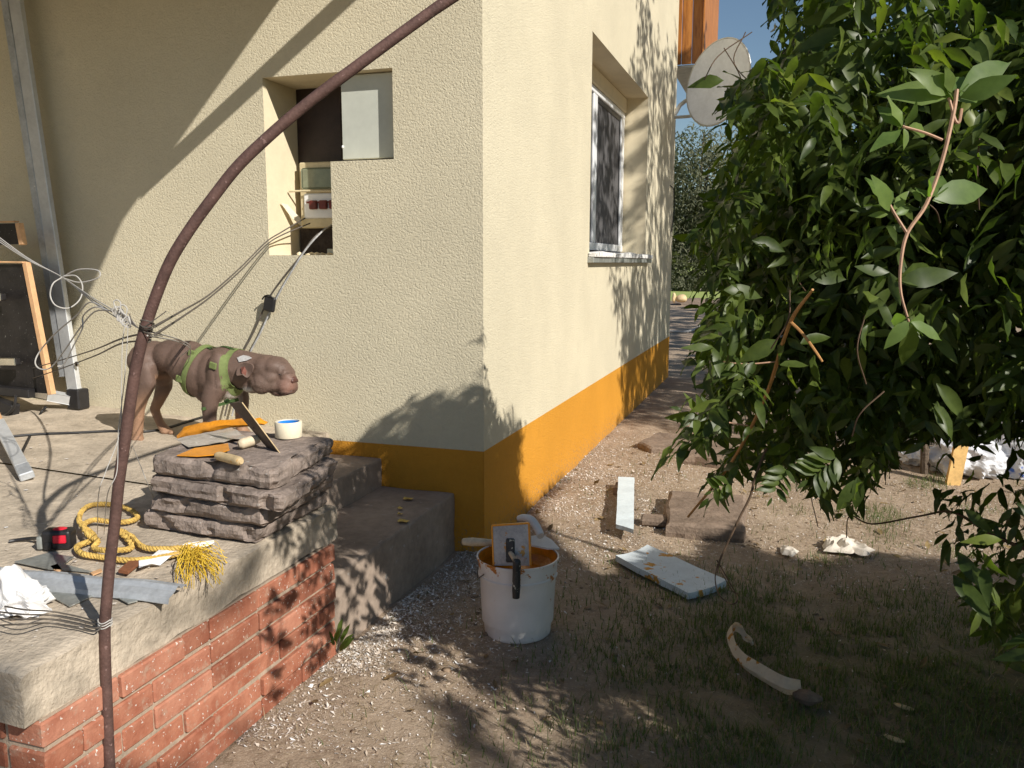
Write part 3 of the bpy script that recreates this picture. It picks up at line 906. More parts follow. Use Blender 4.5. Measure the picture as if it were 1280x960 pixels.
def tools_on_stack():
    # pointing trowel with an orange blade
    t = thing('pointing_trowel', 'small trowel with an orange painted blade and stubby wooden handle, lying on the topmost slab', 'trowel')
    z = ST+.006
    bl = [at_z(221, 570, z), at_z(243, 561, z), at_z(285, 555, z+.004), at_z(287, 563, z+.006), at_z(270, 569, z+.004), at_z(246, 571, z)]
    bm = bmesh.new(); slabpoly(bm, bl, (0, 0, .003)); bmobj('blade', bm, MT['orange'], t)
    bm = bmesh.new()
    a = at_z(270, 569, z+.014); b_ = at_z(302, 577, z+.016)
    tube(bm, [a, a+(b_-a)*.12, a+(b_-a)*.5, a+(b_-a)*.9, b_], [.008, .015, .0165, .0155, .008], 14, 5)
    bmobj('handle', bm, MT['toolhandle'], t, True)
    # finishing trowel stood on its edge
    t = thing('finishing_trowel', 'steel finishing trowel with its blade darkened for shade, propped on edge on the topmost slab, handle to the left', 'trowel')
    lo = at_z(350, 566, ST+.004)
    hi = at_z(318, 535, ST+.004)
    e0 = np.array(lo); 
    e1 = at_y(303, 503, e0[1]+.02)          # upper far tip of the leaning edge
    back = at_z(352, 545, ST+.006)
    # blade: long edge from e0 (front, low) to e1 (high), width into the back
    wv = np.array([-.084, .055, -.004]); b0 = e0 + wv; b1 = e1 + wv + np.array([-.012, 0, -.012])
    bm = bmesh.new()
    nrm = np.cross(e1-e0, b0-e0); nrm /= np.linalg.norm(nrm)
    slabpoly(bm, [e0, e1, b1, b0], nrm*.0025)
    bmobj('blade', bm, MT['darkblade'], t)
    bm = bmesh.new()
    tube(bm, [e0+nrm*.001, (e0+e1)/2+nrm*.001, e1+nrm*.001], .0020, 6, 4)
    bmobj('blade_edge', bm, MT['toolhandle'], t, True)
    mid = (e0+e1+b0+b1)/4
    h0 = at_z(298, 556, ST+.02); h1 = at_z(327, 547, ST+.035)
    bm = bmesh.new()
    tube(bm, [h0, h0+(h1-h0)*.15, h0+(h1-h0)*.6, h1], [.010, .019, .019, .013], 14, 6)
    bmobj('handle', bm, MT['pale_handle'], t, True)
    bm = bmesh.new()
    tube(bm, [h1, h1*.5+mid*.5+np.array([0, 0, .01]), mid], .008, 8, 5)
    bmobj('tang', bm, MT['darkblade'], t, True)
    # orange smeared pad along the back edge of the slab and grey film below it
    bm = bmesh.new()
    top = [(222, 544), (230, 534), (250, 528), (275, 526), (300, 524), (325, 523), (334, 528)]
    bot = [(228, 547), (242, 546), (262, 541), (282, 536), (302, 533), (322, 533), (331, 531)]
    A, B = [], []
    for k in range(len(top)):
        A.append(at_y(*top[k], -1.20)); B.append(at_y(*bot[k], -1.20))
    rows_ = []
    for k in range(len(top)):
        a, b_ = A[k], B[k]
        c = (a+b_)/2; r = np.linalg.norm(a-b_)/2
        u = (a-b_)/(2*r)
        rows_.append([bm.verts.new(c + u*r*math.cos(q*math.pi/4) + np.array([0, 1, .15])*min(.022, r*1.3)*math.sin(q*math.pi/4) + np.array([0, 0, .003*math.sin(k*9+q*3)])) for q in range(8)])
    for k in range(len(rows_)-1):
        for q in range(8):
            bm.faces.new((rows_[k][q], rows_[k][(q+1) % 8], rows_[k+1][(q+1) % 8], rows_[k+1][q]))
    bm.faces.new(rows_[0][::-1]); bm.faces.new(rows_[-1])
    bmesh.ops.recalc_face_normals(bm, faces=bm.faces)
    bmesh.ops.subdivide_edges(bm, edges=bm.edges, cuts=2, use_grid_fill=True)
    for v in bm.verts: v.co += Vector((0, .4, 1))*(.006*noise.noise(v.co*30))
    # rest it on the slab: lower it onto the stone
    zmin = min(v.co.z for v in bm.verts)
    o = bmobj('paint_pad', bm, MT['orange'], None, True)
    tag(o, 'long orange paint smeared pad along the back of the topmost slab', 'paint pad')
    bm = bmesh.new()
    g = {}
    cs = [at_z(*q, ST+.007) for q in ((219, 549), (290, 535), (310, 548), (236, 560))]
    for i in range(13):
        for j in range(9):
            u, v_ = i/12, j/8
            p = (cs[0]*(1-u)+cs[1]*u)*(1-v_)+(cs[3]*(1-u)+cs[2]*u)*v_
            g[i, j] = bm.verts.new(p+np.array([0, 0, .008*abs(noise.noise(Vector(p)*22))]))
    for i in range(12):
        for j in range(8): bm.faces.new((g[i, j], g[i+1, j], g[i+1, j+1], g[i, j+1]))
    o = bmobj('plastic_film', bm, MT['plastfilm'], None, True)
    tag(o, 'crumpled grey plastic film under the orange pad on the topmost slab', 'film')
tools_on_stack()

# ------------------------------------------------------------------ bent rusty pipe
PIPE = [(-.158, -2.46, -.12), (-.159, -2.457, .18), (-.161, -2.449, .372), (-.162, -2.438, .581), (-.155, -2.429, .683), (-.144, -2.42, .785), (-.131, -2.409, .885), (-.117, -2.402, .986),
        (-.098, -2.395, 1.086), (-.079, -2.389, 1.184), (-.059, -2.382, 1.281), (-.037, -2.369, 1.375), (-.008, -2.353, 1.465), (.028, -2.335, 1.553), (.07, -2.307, 1.633), (.117, -2.275, 1.71),
        (.168, -2.243, 1.785), (.227, -2.208, 1.852), (.289, -2.171, 1.916), (.355, -2.134, 1.977), (.423, -2.095, 2.036), (.489, -2.053, 2.096), (.557, -2.011, 2.156), (.626, -1.968, 2.215), (.78, -1.87, 2.34), (1.0, -1.72, 2.5)]
pipe = thing('bent_pipe', 'rusty brown bent steel pipe rising beside the porch edge and arching overhead', 'pipe')
tubeobj('pipe_tube', PIPE, [.0142]*20+[.0165, .018], MT['rust'], pipe, 16, 5)
bm = bmesh.new()
kz = at_d(182, 414, 2.085)
TIE = kz
for k in range(9):
    c = kz + np.array([.006, -.004, .008])*(k-4)*.75
    pts = []
    ax = np.array([.2, .08, .97]); ax /= np.linalg.norm(ax)
    s1 = np.cross(ax, [0, 0, 1.]); s1 /= np.linalg.norm(s1); s2 = np.cross(ax, s1)
    tilt = random.uniform(-.35, .35)
    for q in range(15):
        a = q*2*math.pi/14
        pts.append(c + .016*(math.cos(a)*s1+math.sin(a)*s2) + ax*.016*tilt*math.cos(a))
    tube(bm, pts, .0016, 5, 2, cap=False)
for e in ((.05, .02, .05), (-.02, -.03, .045), (.06, -.01, -.01)):
    tube(bm, [kz+np.array([0, -.017, .005]), kz+np.array(e)*.5+np.array([0, -.014, 0]), kz+np.array(e)], .0014, 5, 3)
bmobj('wire_binding', bm, MT['wiregrey'], pipe, True)

# ------------------------------------------------------------------ left: ladder, stand with black boards
def ladder():
    t = thing('aluminium_ladder', 'aluminium ladder upright with black foot and cross bar at the far left', 'ladder')
    a = at_y(93, 486, -.12); b_ = at_y(14, -40, -.12)
    bm = bmesh.new(); obox(bm, a, b_, .082, .034, (1, 0, 0), .003)
    bm2 = bm
    bmobj('rail', bm2, MT['alu'], t)
    # left side of the rail: second bar in darker metal, painting its shade
    a2 = at_y(84, 470, -.105); b2 = at_y(5, -40, -.105)
    bm = bmesh.new(); obox(bm, a2+np.array([-.012, .0, 0]), b2+np.array([-.012, .0, 0]), .05, .05, (1, 0, 0), .003)
    bmobj('rail_shaded_side', bm, MT['galv'], t)
    c = at_y(98, 497, -.12)
    bm = boxbm((c[0]-.05, -.165, dz(c[0])+.004), (c[0]+.045, -.075, c[2]+.055), .008)
    bmobj('foot', bm, MT['black'], t)
    l = at_y(18, 486, -.30); r = at_y(92, 500, -.135)
    bm = bmesh.new(); obox(bm, r, r+(l-r)*.42, .05, .055, (0, 1, 0), .003); bmobj('cross_bar', bm, MT['alu'], t)
    bm = bmesh.new(); obox(bm, r+(l-r)*.42, l, .042, .05, (0, 1, 0), .004); bmobj('cross_bar', bm, MT['chrome'], t)
    c = at_y(97, 455, -.14)
    bm = bmesh.new(); 
    ring = lathe(bm, [(.0001, 0), (.012, 0), (.016, .004), (.016, .008), (.010, .012), (.0001, .012)], (0, 0, 0), 16)
    bmesh.ops.rotate(bm, verts=bm.verts, matrix=Matrix.Rotation(math.radians(90), 3, 'X'))
    bmesh.ops.translate(bm, verts=bm.verts, vec=tuple(c))
    bmobj('bolt', bm, MT['chrome'], t, True)
ladder()
def stand():
    Y = -.36
    t = thing('work_stand', 'stand of black scuffed boards with pale wooden edges, cut off at the left edge', 'work stand')
    def panel(poly, Y, th, name):
        pts = [at_y(x, y, Y) for x, y in poly]
        bm = bmesh.new(); slabpoly(bm, pts, (0, .018, 0))
        return bmobj(name, bm, MT['blackboard'], t)
    def strip(p, q, wpx, Y, name='edge_strip'):
        a = at_y(*p, Y); b_ = at_y(*q, Y)
        bm = bmesh.new(); obox(bm, a, b_, wpx, .034, (1, 0, .2), .002)
        return bmobj(name, bm, MT['wood'], t)
    panel([(-90, 330), (29, 330), (60, 492), (-90, 480)], Y, .018, 'board')
    strip((33, 328), (65, 493), .031, Y+.0085)
    a = at_y(-90, 326, Y); b_ = at_y(31, 328, Y)
    bm = bmesh.new(); obox(bm, a, b_, .036, .010, (0, 1, 0), .002); bmobj('edge_strip', bm, MT['wood'], t)
    panel([(-90, 281), (20, 279), (24, 305), (-90, 309)], Y-.05, .018, 'upper_board')
    strip((24, 279), (29, 306), .028, Y-.0415)
    a = at_y(-90, 279, Y-.05); b_ = at_y(21, 277, Y-.05)
    bm = bmesh.new(); obox(bm, a, b_, .036, .008, (0, 1, 0), .002); bmobj('edge_strip', bm, MT['wood'], t)
    for (x0, y0, x1) in ((-60, 451, 22), (-60, 370, 4)):
        a = at_y(x0, y0, Y-.075); b_ = at_y(x1, y0+1, Y-.075)
        bm = bmesh.new(); obox(bm, a, b_, .04, .045, (0, 1, 0), .004)
        br = bmobj('bracket', bm, MT['chrome'], t)
        bm = bmesh.new(); obox(bm, b_, b_+(b_-a)/np.linalg.norm(b_-a)*.006, .03, .034, (0, 1, 0), .002)
        bmobj('bracket_end', bm, MT['black'], br)
    # lower frame: dark tangle of legs
    bm = bmesh.new()
    obox(bm, at_y(-60, 482, Y-.03), at_y(40, 492, Y-.03), .05, .05, (0, 1, 0), .004)
    obox(bm, at_y(-20, 500, Y-.05), at_y(20, 515, Y-.05), .06, .09, (0, 1, 0), .006)
    bmobj('lower_frame', bm, MT['black'], t)
    tubeobj('loop_strap', [at_y(0, 519, Y-.09), at_y(10, 517, Y-.1), at_y(18, 507, Y-.1), at_y(20, 494, Y-.09)], .008, MT['black'], t)
    # front leg with pale wood inside and bright metal below
    a = at_y(-2, 528, -1.0); b_ = at_z(33, 594, dz(-1.7)+.02)
    bm = bmesh.new(); obox(bm, at_y(-16, 498, -.9), at_y(2, 535, -1.0), .04, .03, (1, 0, 0), .003); bmobj('leg_top', bm, MT['wood'], t)
    b_ = np.array(b_)
    bm = bmesh.new(); obox(bm, a, a+(b_-a)*.86, .055, .03, (1, 0, 0), .003); bmobj('leg', bm, MT['alu'], t)
    bm = bmesh.new(); obox(bm, a+(b_-a)*.86, b_+(b_-a)*.02, .058, .034, (1, 0, 0), .004); bmobj('leg_foot', bm, MT['galv'], t)
    bm = bmesh.new(); obox(bm, at_y(-60, 500, -.6), at_z(-40, 600, .66), .05, .03, (1, 0, 0), .003); bmobj('leg', bm, MT['alu'], t)
stand()

# ------------------------------------------------------------------ cables and wires
def wire(name, pts, r, mat, label, cat, group=None, sides=6, n=8):
    o = tubeobj(name, pts, r, mat, None, sides, n)
    tag(o, label, cat, group)
    return o
# twin cable from pipe to niche
for k, (dy, ex) in enumerate(((0, 0), (.018, 4))):
    pts = [TIE+np.array([.01, .02, .01-.02*k]), at_y(225, 390+ex*2, -1.55), at_y(262, 368+ex, -.95), at_y(300, 335+ex, -.45), at_y(332, 303+ex, -.12), at_y(352, 290+ex, .02), (-1.16+.03*k, .20, 1.80-.03*k)]
    wire('power_cable', pts, .0036, MT['wiregrey'], ('upper' if k == 0 else 'lower')+' of the two grey cables running from the bent pipe to the wall niche', 'cable', 'twin cables from pipe to niche')
# twin cable from pipe to the left behind the ladder
for k in range(2):
    pts = [TIE+np.array([-.01, .02, -.005-.02*k]), at_y(150, 424+6*k, -2.0), at_y(118, 437+8*k, -1.3), at_y(70, 452+11*k, -.6), at_y(20, 466+14*k, -.2)]
    wire('power_cable', pts, .0028, MT['wiregrey'], ('upper' if k == 0 else 'lower')+' of the two grey cables running left from the bent pipe behind the ladder', 'cable', 'twin cables left of the pipe')
# drop pair from niche to the dog side, with black spacer
for k in range(2):
    pts = [(-.99+.03*k, .21, 1.76), at_y(402-6*k, 290+4*k, .05), at_y(378-4*k, 318+4*k, -.012), at_y(346-7*k, 372-4*k, -.02), at_y(326-9*k, 415, -.025), at_y(312-9*k, 442, -.03), at_y(302-9*k, 470, -.03), at_y(290-9*k, 520, -.04)]
    wire('drop_cable', pts, .0048, MT['wiregrey'] if k else MT['wiresilver'], ('silvery taped' if k == 0 else 'darker grey')+' cable hanging from the niche down behind the dog', 'cable', 'pair of cables hanging from the niche')
c = at_y(337, 380, -.035)
bm = boxbm((-.036, -.012, -.042), (.036, .012, .042), .008, Matrix.Translation(tuple(c))@Matrix.Rotation(math.radians(12), 4, 'Y'))
sp = bmobj('cable_clip', bm, MT['black']); tag(sp, 'black plastic clip holding the two hanging cables against the cream wall', 'clip')
bm = bmesh.new(); tube(bm, [c+np.array([-.04, -.01, .025]), c+np.array([-.02, -.014, .045]), c+np.array([.01, -.014, .048]), c+np.array([.036, -.01, .03])], .004, 6, 4)
cl = bmobj('clip_bail', bm, MT['wireblack'], None, True); cl.parent = sp; cl.matrix_parent_inverse = Matrix.Identity(4)
# thin grey wire bundle from the left past the ladder to the pipe, with loops
Lw = [at_d(-25, 282, 3.2), at_d(32, 322, 3.1), at_d(77, 346, 3.0), at_d(112, 372, 2.6), at_d(142, 392, 2.3), at_d(160, 400, 2.15), TIE+np.array([-.015, -.012, .01])]
for k in range(3):
    o_ = [np.array([0, 0, .012*(k-1)]), np.array([0, 0, .004*(k-1)]), np.zeros(3), np.array([0, 0, .006*(k-1)]), np.array([.004, 0, .008*(k-1)]), np.array([.003, 0, .006*(k-1)]), np.zeros(3)]
    wire('thin_wire', [a+b_ for a, b_ in zip(Lw, o_)], .0018, MT['wirewhite'], ['lowest', 'middle', 'uppermost'][k]+' strand of the pale wire bundle stretched from the left to the bent pipe', 'wire', 'pale wire bundle to the pipe')
wire('wire_loop', [at_d(77, 347, 3.0), at_d(98, 337, 2.96), at_d(122, 338, 2.93), at_d(123, 347, 2.92), at_d(100, 353, 2.95), at_d(80, 348, 2.99)], .0024, MT['wirewhite'], 'flat pale wire loop sticking out to the right of the ladder rail', 'wire')
wire('wire_loop', [at_d(77, 347, 2.9), at_d(66, 355, 2.85), at_d(63, 370, 2.85), at_d(70, 382, 2.85), at_d(86, 385, 2.86), at_d(100, 374, 2.88), at_d(103, 357, 2.9), at_d(95, 345, 2.92), at_d(80, 345, 2.93)], .0024, MT['wirewhite'], 'round pale wire loop hanging around the ladder rail', 'wire')
wire('wire_loop', [at_d(133, 386, 2.4), at_d(112, 378, 2.5), at_d(95, 395, 2.6), at_d(72, 414, 2.7), at_d(52, 436, 2.8), at_d(44, 452, 2.8), at_d(50, 461, 2.8), at_d(64, 459, 2.78), at_d(82, 436, 2.7), at_d(100, 410, 2.6), at_d(118, 390, 2.5), at_d(140, 388, 2.3)], .0023, MT['wirewhite'], 'long pale wire loop drooping in front of the black board', 'wire')
wire('wire_loop', [at_d(136, 388, 2.35), at_d(118, 384, 2.4), at_d(104, 395, 2.5), at_d(103, 410, 2.5), at_d(92, 432, 2.55), at_d(80, 455, 2.6), at_d(72, 458, 2.6)], .0022, MT['wirewhite'], 'pale wire end bending down beside the ladder foot', 'wire')
bm = bmesh.new()
for k in range(7):
    c0 = at_d(146+2.2*k, 390+2.1*k, 2.25-.035*k)
    r_ = .012+.004*random.random()
    a0 = random.random()*6
    tube(bm, [c0+r_*np.array([math.cos(a0+q*.9)*.8, .3*math.sin(q*1.7), math.sin(a0+q*.9)]) for q in range(9)], .0018, 5, 3)
for (dx, dy) in ((0, -14), (8, -10)):
    c0 = at_d(146+dx, 391+dy*.2+dx*.6, 2.2)
    tube(bm, [c0, at_d(142+dx, 382+dy*.3+dx*.5, 2.2), at_d(147+dx, 375+dx*.8, 2.2), at_d(151+dx, 380+dx*.8, 2.2), at_d(149+dx, 391+dx*.6, 2.2)], .0018, 5, 5)
o = bmobj('wire_knot', bm, MT['wirewhite'], None, True); tag(o, 'tangled knot of thin pale wire just left of the bent pipe', 'wire')
for k in range(2):
    pts = [at_d(157+3*k, 402, 2.12), at_d(153+6*k, 430, 2.12), at_d(152+3*k, 480, 2.12), at_d(150-2*k, 540, 2.12), at_d(132 if k == 0 else 146, 590, 2.05), at_d(123 if k == 0 else 134, 620, 2.1), at_z(122 if k == 0 else 130, 668, .61)]
    wire('hanging_thread', pts, .0011, MT['wirewhite'], ('left' if k == 0 else 'right')+' of two thin threads hanging beside the pipe down to the porch', 'thread', 'threads hanging beside the pipe')
wire('hanging_thread', [at_z(165, 556, .61), at_d(176, 583, 3.0), at_d(185, 606, 2.85), at_z(193, 624, .64)], .0014, MT['wirewhite'], 'thin thread slanting from behind the pipe to the slab stack', 'thread')
# black cable on the porch floor along the wall
def onfloor(x, y, dz_=.006):
    p = at_z(x, y, .62)
    for _ in range(4): p = at_z(x, y, dz(p[0])+dz_)
    return p
wire('floor_cable', [onfloor(0, 547), onfloor(45, 543), onfloor(95, 541), onfloor(140, 539), onfloor(175, 540), onfloor(205, 536), onfloor(235, 527), onfloor(265, 519), onfloor(300, 516)], .008, MT['wireblack'], 'black cable lying along the porch floor behind the dog', 'cable')
wire('floor_cable', [at_y(58, 508, -.3), at_y(50, 518, -.34), at_y(43, 535, -.5), onfloor(36, 548), onfloor(27, 566), onfloor(20, 578)], .007, MT['wireblack'], 'short black cable curling down from the ladder foot to the porch floor', 'cable')
# wires from the white tissue to the pipe foot
for k in range(4):
    pts = [onfloor(-8, 755+9*k, .02), onfloor(30, 762+6*k, .055), onfloor(62, 764+5*k, .02), onfloor(95, 770+5*k, .012), onfloor(121, 777+4*k, .014), np.array([-.172, -2.445+.006*k, .625])]
    wire('tie_wire', pts, .0022, MT['wiregrey'], ['topmost', 'second highest', 'second lowest', 'lowest'][k]+' of the thin wires running from the white tissue to the pipe', 'wire', 'wires tying the pipe at the porch edge')
bm = bmesh.new()
for k in range(3):
    c0 = np.array([-.1595, -2.4355, .612+.007*k])
    tube(bm, [c0+np.array([.0165*math.cos(q*.45), .0165*math.sin(q*.45), .003*math.sin(q)]) for q in range(15)], .0017, 5, 2, cap=False)
bmobj('lower_binding', bm, MT['wirewhite'], pipe, True)

# ------------------------------------------------------------------ things on the porch floor
def floor_things():
    # metal profile (shallow channel) with sheets beneath
    a = onfloor(-60, 715, .02); b_ = onfloor(222, 741, .02)
    d = b_-a; L = np.linalg.norm(d); d /= L
    s = np.array([-d[1], d[0], 0]); s /= np.linalg.norm(s)          # away from the camera
    prof = [(-.045, -.012), (-.040, .004), (-.012, .012), (.002, .022), (.010, .022), (.016, .012), (.040, .012), (.047, .004)]
    bm = bmesh.new(); rows_ = []
    for k in range(30):
        u = k/29
        P0 = a+d*L*u
        wob = .0025*math.sin(u*17)
        rows_.append([bm.verts.new(P0+s*p+np.array([0, 0, q+wob])) for p, q in prof] + [bm.verts.new(P0+s*p+np.array([0, 0, q+wob-.0022])) for p, q in prof[::-1]])
    n_ = len(rows_[0])
    for k in range(29):
        for q in range(n_): bm.faces.new((rows_[k][q], rows_[k][(q+1) % n_], rows_[k+1][(q+1) % n_], rows_[k+1][q]))
    bm.faces.new(rows_[0][::-1]); bm.faces.new(rows_[-1])
    bmesh.ops.recalc_face_normals(bm, faces=bm.faces)
    o = bmobj('metal_profile', bm, MT['galv'], None, False)
    tag(o, 'long galvanised metal profile lying across the porch floor behind the pipe', 'metal profile')
    # sheets
    for poly, zz, mt, lab in (
        ([(42, 735), (87, 759), (115, 746), (110, 728)], .006, MT['sheetgrey'], 'dark grey pointed sheet poking out in front of the metal profile'),
        ([(18, 703), (60, 692), (92, 697), (80, 706), (118, 716), (60, 712)], .008, MT['sheetgrey'], 'flat grey green sheet behind the metal profile under the tape measure'),
        ([(140, 744), (160, 755), (172, 752), (168, 745)], .007, MT['sheetgrey'], 'little grey sheet corner below the metal profile, right of the pipe')):
        bm = bmesh.new(); slabpoly(bm, [onfloor(x, y, zz) for x, y in poly], (0, 0, .003))
        tag(bmobj('metal_sheet', bm, mt), lab, 'sheet', 'grey sheets around the metal profile')
    bm = bmesh.new(); slabpoly(bm, [onfloor(x, y, .007) for x, y in ((63, 709), (72, 706), (78, 714), (70, 716))], (0, 0, .004))
    tag(bmobj('wood_chip', bm, MT['wood']), 'little pale wood chip against the metal profile, left of the pipe', 'wood chip')
    bm = bmesh.new(); slabpoly(bm, [onfloor(x, y, .008) for x, y in ((113, 717), (126, 712), (128, 715), (116, 720))], (0, 0, .004))
    tag(bmobj('wood_chip', bm, MT['wood']), 'thin pale splinter just left of the pipe on the porch floor', 'wood chip')
    bm = bmesh.new(); slabpoly(bm, [onfloor(x, y, .012) for x, y in ((148, 716), (165, 701), (178, 699), (176, 705), (160, 718))], (0, 0, .009))
    tag(bmobj('wood_chip', bm, MT['brownwood']), 'dark reddish brown wood chip right of the pipe below the rope', 'wood chip')
    # white strip of paper/plastic under the rope end
    bm = bmesh.new(); g = {}
    pts = [(174, 711), (190, 706), (200, 700), (215, 695), (232, 691), (248, 686), (268, 683)]
    wd = [6, 5, 7, 6, 6, 3, 1.5]
    for i, ((x, y), h) in enumerate(zip(pts, wd)):
        for j in range(5):
            p = onfloor(x, y-h+2*h*j/4, .006)
            g[i, j] = bm.verts.new(p+np.array([0, 0, .02*abs(math.sin(j*1.3+i*2.1))]))
    for i in range(6):
        for j in range(4): bm.faces.new((g[i, j], g[i+1, j], g[i+1, j+1], g[i, j+1]))
    tag(bmobj('white_strip', bm, MT['white'], None, False), 'crumpled white strip under the frayed end of the yellow rope', 'strip')
    # white crumpled tissue
    c = onfloor(28, 762, 0)
    bm = bmesh.new(); ball(bm, (0, 0, 0), (1, 1, 1), 5)
    for v in bm.verts:
        p = v.co.copy()
        ridg = 1-abs(noise.noise(p*1.9+Vector((4, 4, 1))))*1.5 - .22*abs(noise.noise(p*4.2))
        r = .62+.5*ridg
        q = Vector((p.x*.092*r, p.y*.062*r, max(-.35, p.z)*.055*r+.021))
        if p.z > .3 and p.x < .1: q.z += .085*(p.z-.3)*max(0, 1-1.6*abs(p.x+.25)); q.x -= .01
        v.co = q + Vector(c)
    tag(bmobj('crumpled_tissue', bm, MT['white'], None, False), 'crumpled white tissue on the near left of the porch floor', 'tissue')
    # tape measure
    c = onfloor(75, 686, 0)
    M = Matrix.Translation(tuple(c))@Matrix.Rotation(math.radians(24), 4, 'Z')@Matrix.Diagonal((1.22, 1.3, 1.12, 1))
    t = thing('tape_measure', 'black pocket tape measure with red buttons on the porch floor', 'tape measure')
    bm = boxbm((-.038, -.022, .004), (.038, .022, .062), .012, M, 3); bmobj('case', bm, MT['black'], t, True)
    bm = boxbm((-.006, -.0245, .026), (.028, -.0215, .05), .004, M, 2); bmobj('button', bm, MT['red'], t, True)
    bm = bmesh.new(); ball(bm, (0, 0, 0), (.019, .015, .004), 2)
    bmesh.ops.transform(bm, matrix=M@Matrix.Translation((.004, 0, .0625)), verts=bm.verts); bmobj('round_button', bm, MT['red'], t, True)
    bm = boxbm((-.052, -.019, .006), (-.036, .019, .045), .006, M, 2); bmobj('bumper', bm, MT['sheetgrey'], t, True)
    bm = boxbm((-.03, -.0255, .006), (-.010, -.0215, .028), .003, M, 2); bmobj('clip', bm, MT['black'], t, True)
    tubeobj('wrist_strap', [M@Vector((-.045, .01, .03)), onfloor(40, 673, .016), onfloor(22, 675, .008), onfloor(11, 677, .006)], .006, MT['black'], t)
    # rope: three twisted strands along a looping path
    path = [onfloor(238, 688, .02), onfloor(215, 694, .02), onfloor(185, 699, .018), onfloor(155, 700, .02), onfloor(125, 696, .018), onfloor(103, 692, .02), onfloor(96, 684, .018),
            onfloor(108, 678, .02), onfloor(118, 672, .03), onfloor(112, 664, .03), onfloor(103, 658, .035), onfloor(99, 646, .03), onfloor(108, 634, .02), onfloor(125, 630, .014), onfloor(148, 632, .014), onfloor(166, 639, .018), onfloor(172, 647, .016),
            onfloor(160, 652, .02), onfloor(138, 652, .024), onfloor(118, 650, .026), onfloor(105, 656, .038), onfloor(110, 668, .04), onfloor(122, 676, .03), onfloor(118, 685, .02), onfloor(135, 688, .03), onfloor(165, 684, .02), onfloor(150, 664, .016), onfloor(165, 671, .016), onfloor(180, 684, .022), onfloor(205, 686, .024), onfloor(236, 684, .03)]
    P = catmull(path, 14)
    bm = bmesh.new()
    for s_ in range(3):
        pts = []; acc = 0
        for i, p in enumerate(P):
            if i: acc += np.linalg.norm(P[i]-P[i-1])
            tg = P[min(i+1, len(P)-1)]-P[max(i-1, 0)]; tg /= (np.linalg.norm(tg)+1e-9)
            n1 = np.cross(tg, [0, 0, 1.]); n1 /= (np.linalg.norm(n1)+1e-9); n2 = np.cross(tg, n1)
            a_ = acc*2*math.pi/.036+s_*2*math.pi/3
            pts.append(p+.0050*(math.cos(a_)*n1+math.sin(a_)*n2))
        tube(bm, pts, .0053, 6, 1, smooth=False)
    rp = thing('yellow_rope', 'coiled yellow twisted rope with a frayed end on the porch floor', 'rope')
    bmobj('rope_coil', bm, MT['rope'], rp, True)
    bm = bmesh.new()
    base = onfloor(238, 688, .02)
    for k in range(120):
        st = onfloor(random.uniform(228, 252), random.uniform(680, 702), random.uniform(.01, .03))
        q = random.random()
        if q < .6: en = onfloor(random.uniform(218, 280), random.uniform(700, 738), .004)
        else: en = onfloor(random.uniform(215, 285), random.uniform(690, 722), .004)
        md = (st+en)/2+np.array([random.uniform(-.02, .02), random.uniform(-.02, .02), random.uniform(.01, .035)])
        tube(bm, [st, md, en+np.array([0, 0, .003])], random.uniform(.0007, .0015), 4, 4)
    o = bmobj('frayed_end', bm, MT['ropefrayed'], rp, True); o['kind'] = 'stuff'
    # paint flecks on the slab
    V, Q = [], []
    for k in range(420):
        x = random.uniform(0, 400); y = random.uniform(515, 830)
        p = onfloor(x, y, .002)
        if p[0] > -.2 or p[1] > -.05 or p[1] < -2.6: continue
        s_ = random.choice([.002, .003, .004, .005, .009]); a_ = random.random()*6
        for q in range(4):
            V.append((p[0]+s_*random.uniform(.5, 1.8)*math.cos(a_+q*1.57), p[1]+s_*random.uniform(.5, 1.5)*math.sin(a_+q*1.57), p[2]+.0025))
        Q.append([len(V)-4, len(V)-3, len(V)-2, len(V)-1])
    tag(npmesh('paint_flecks', V, Q, MT['chip']), kind='stuff')
floor_things()

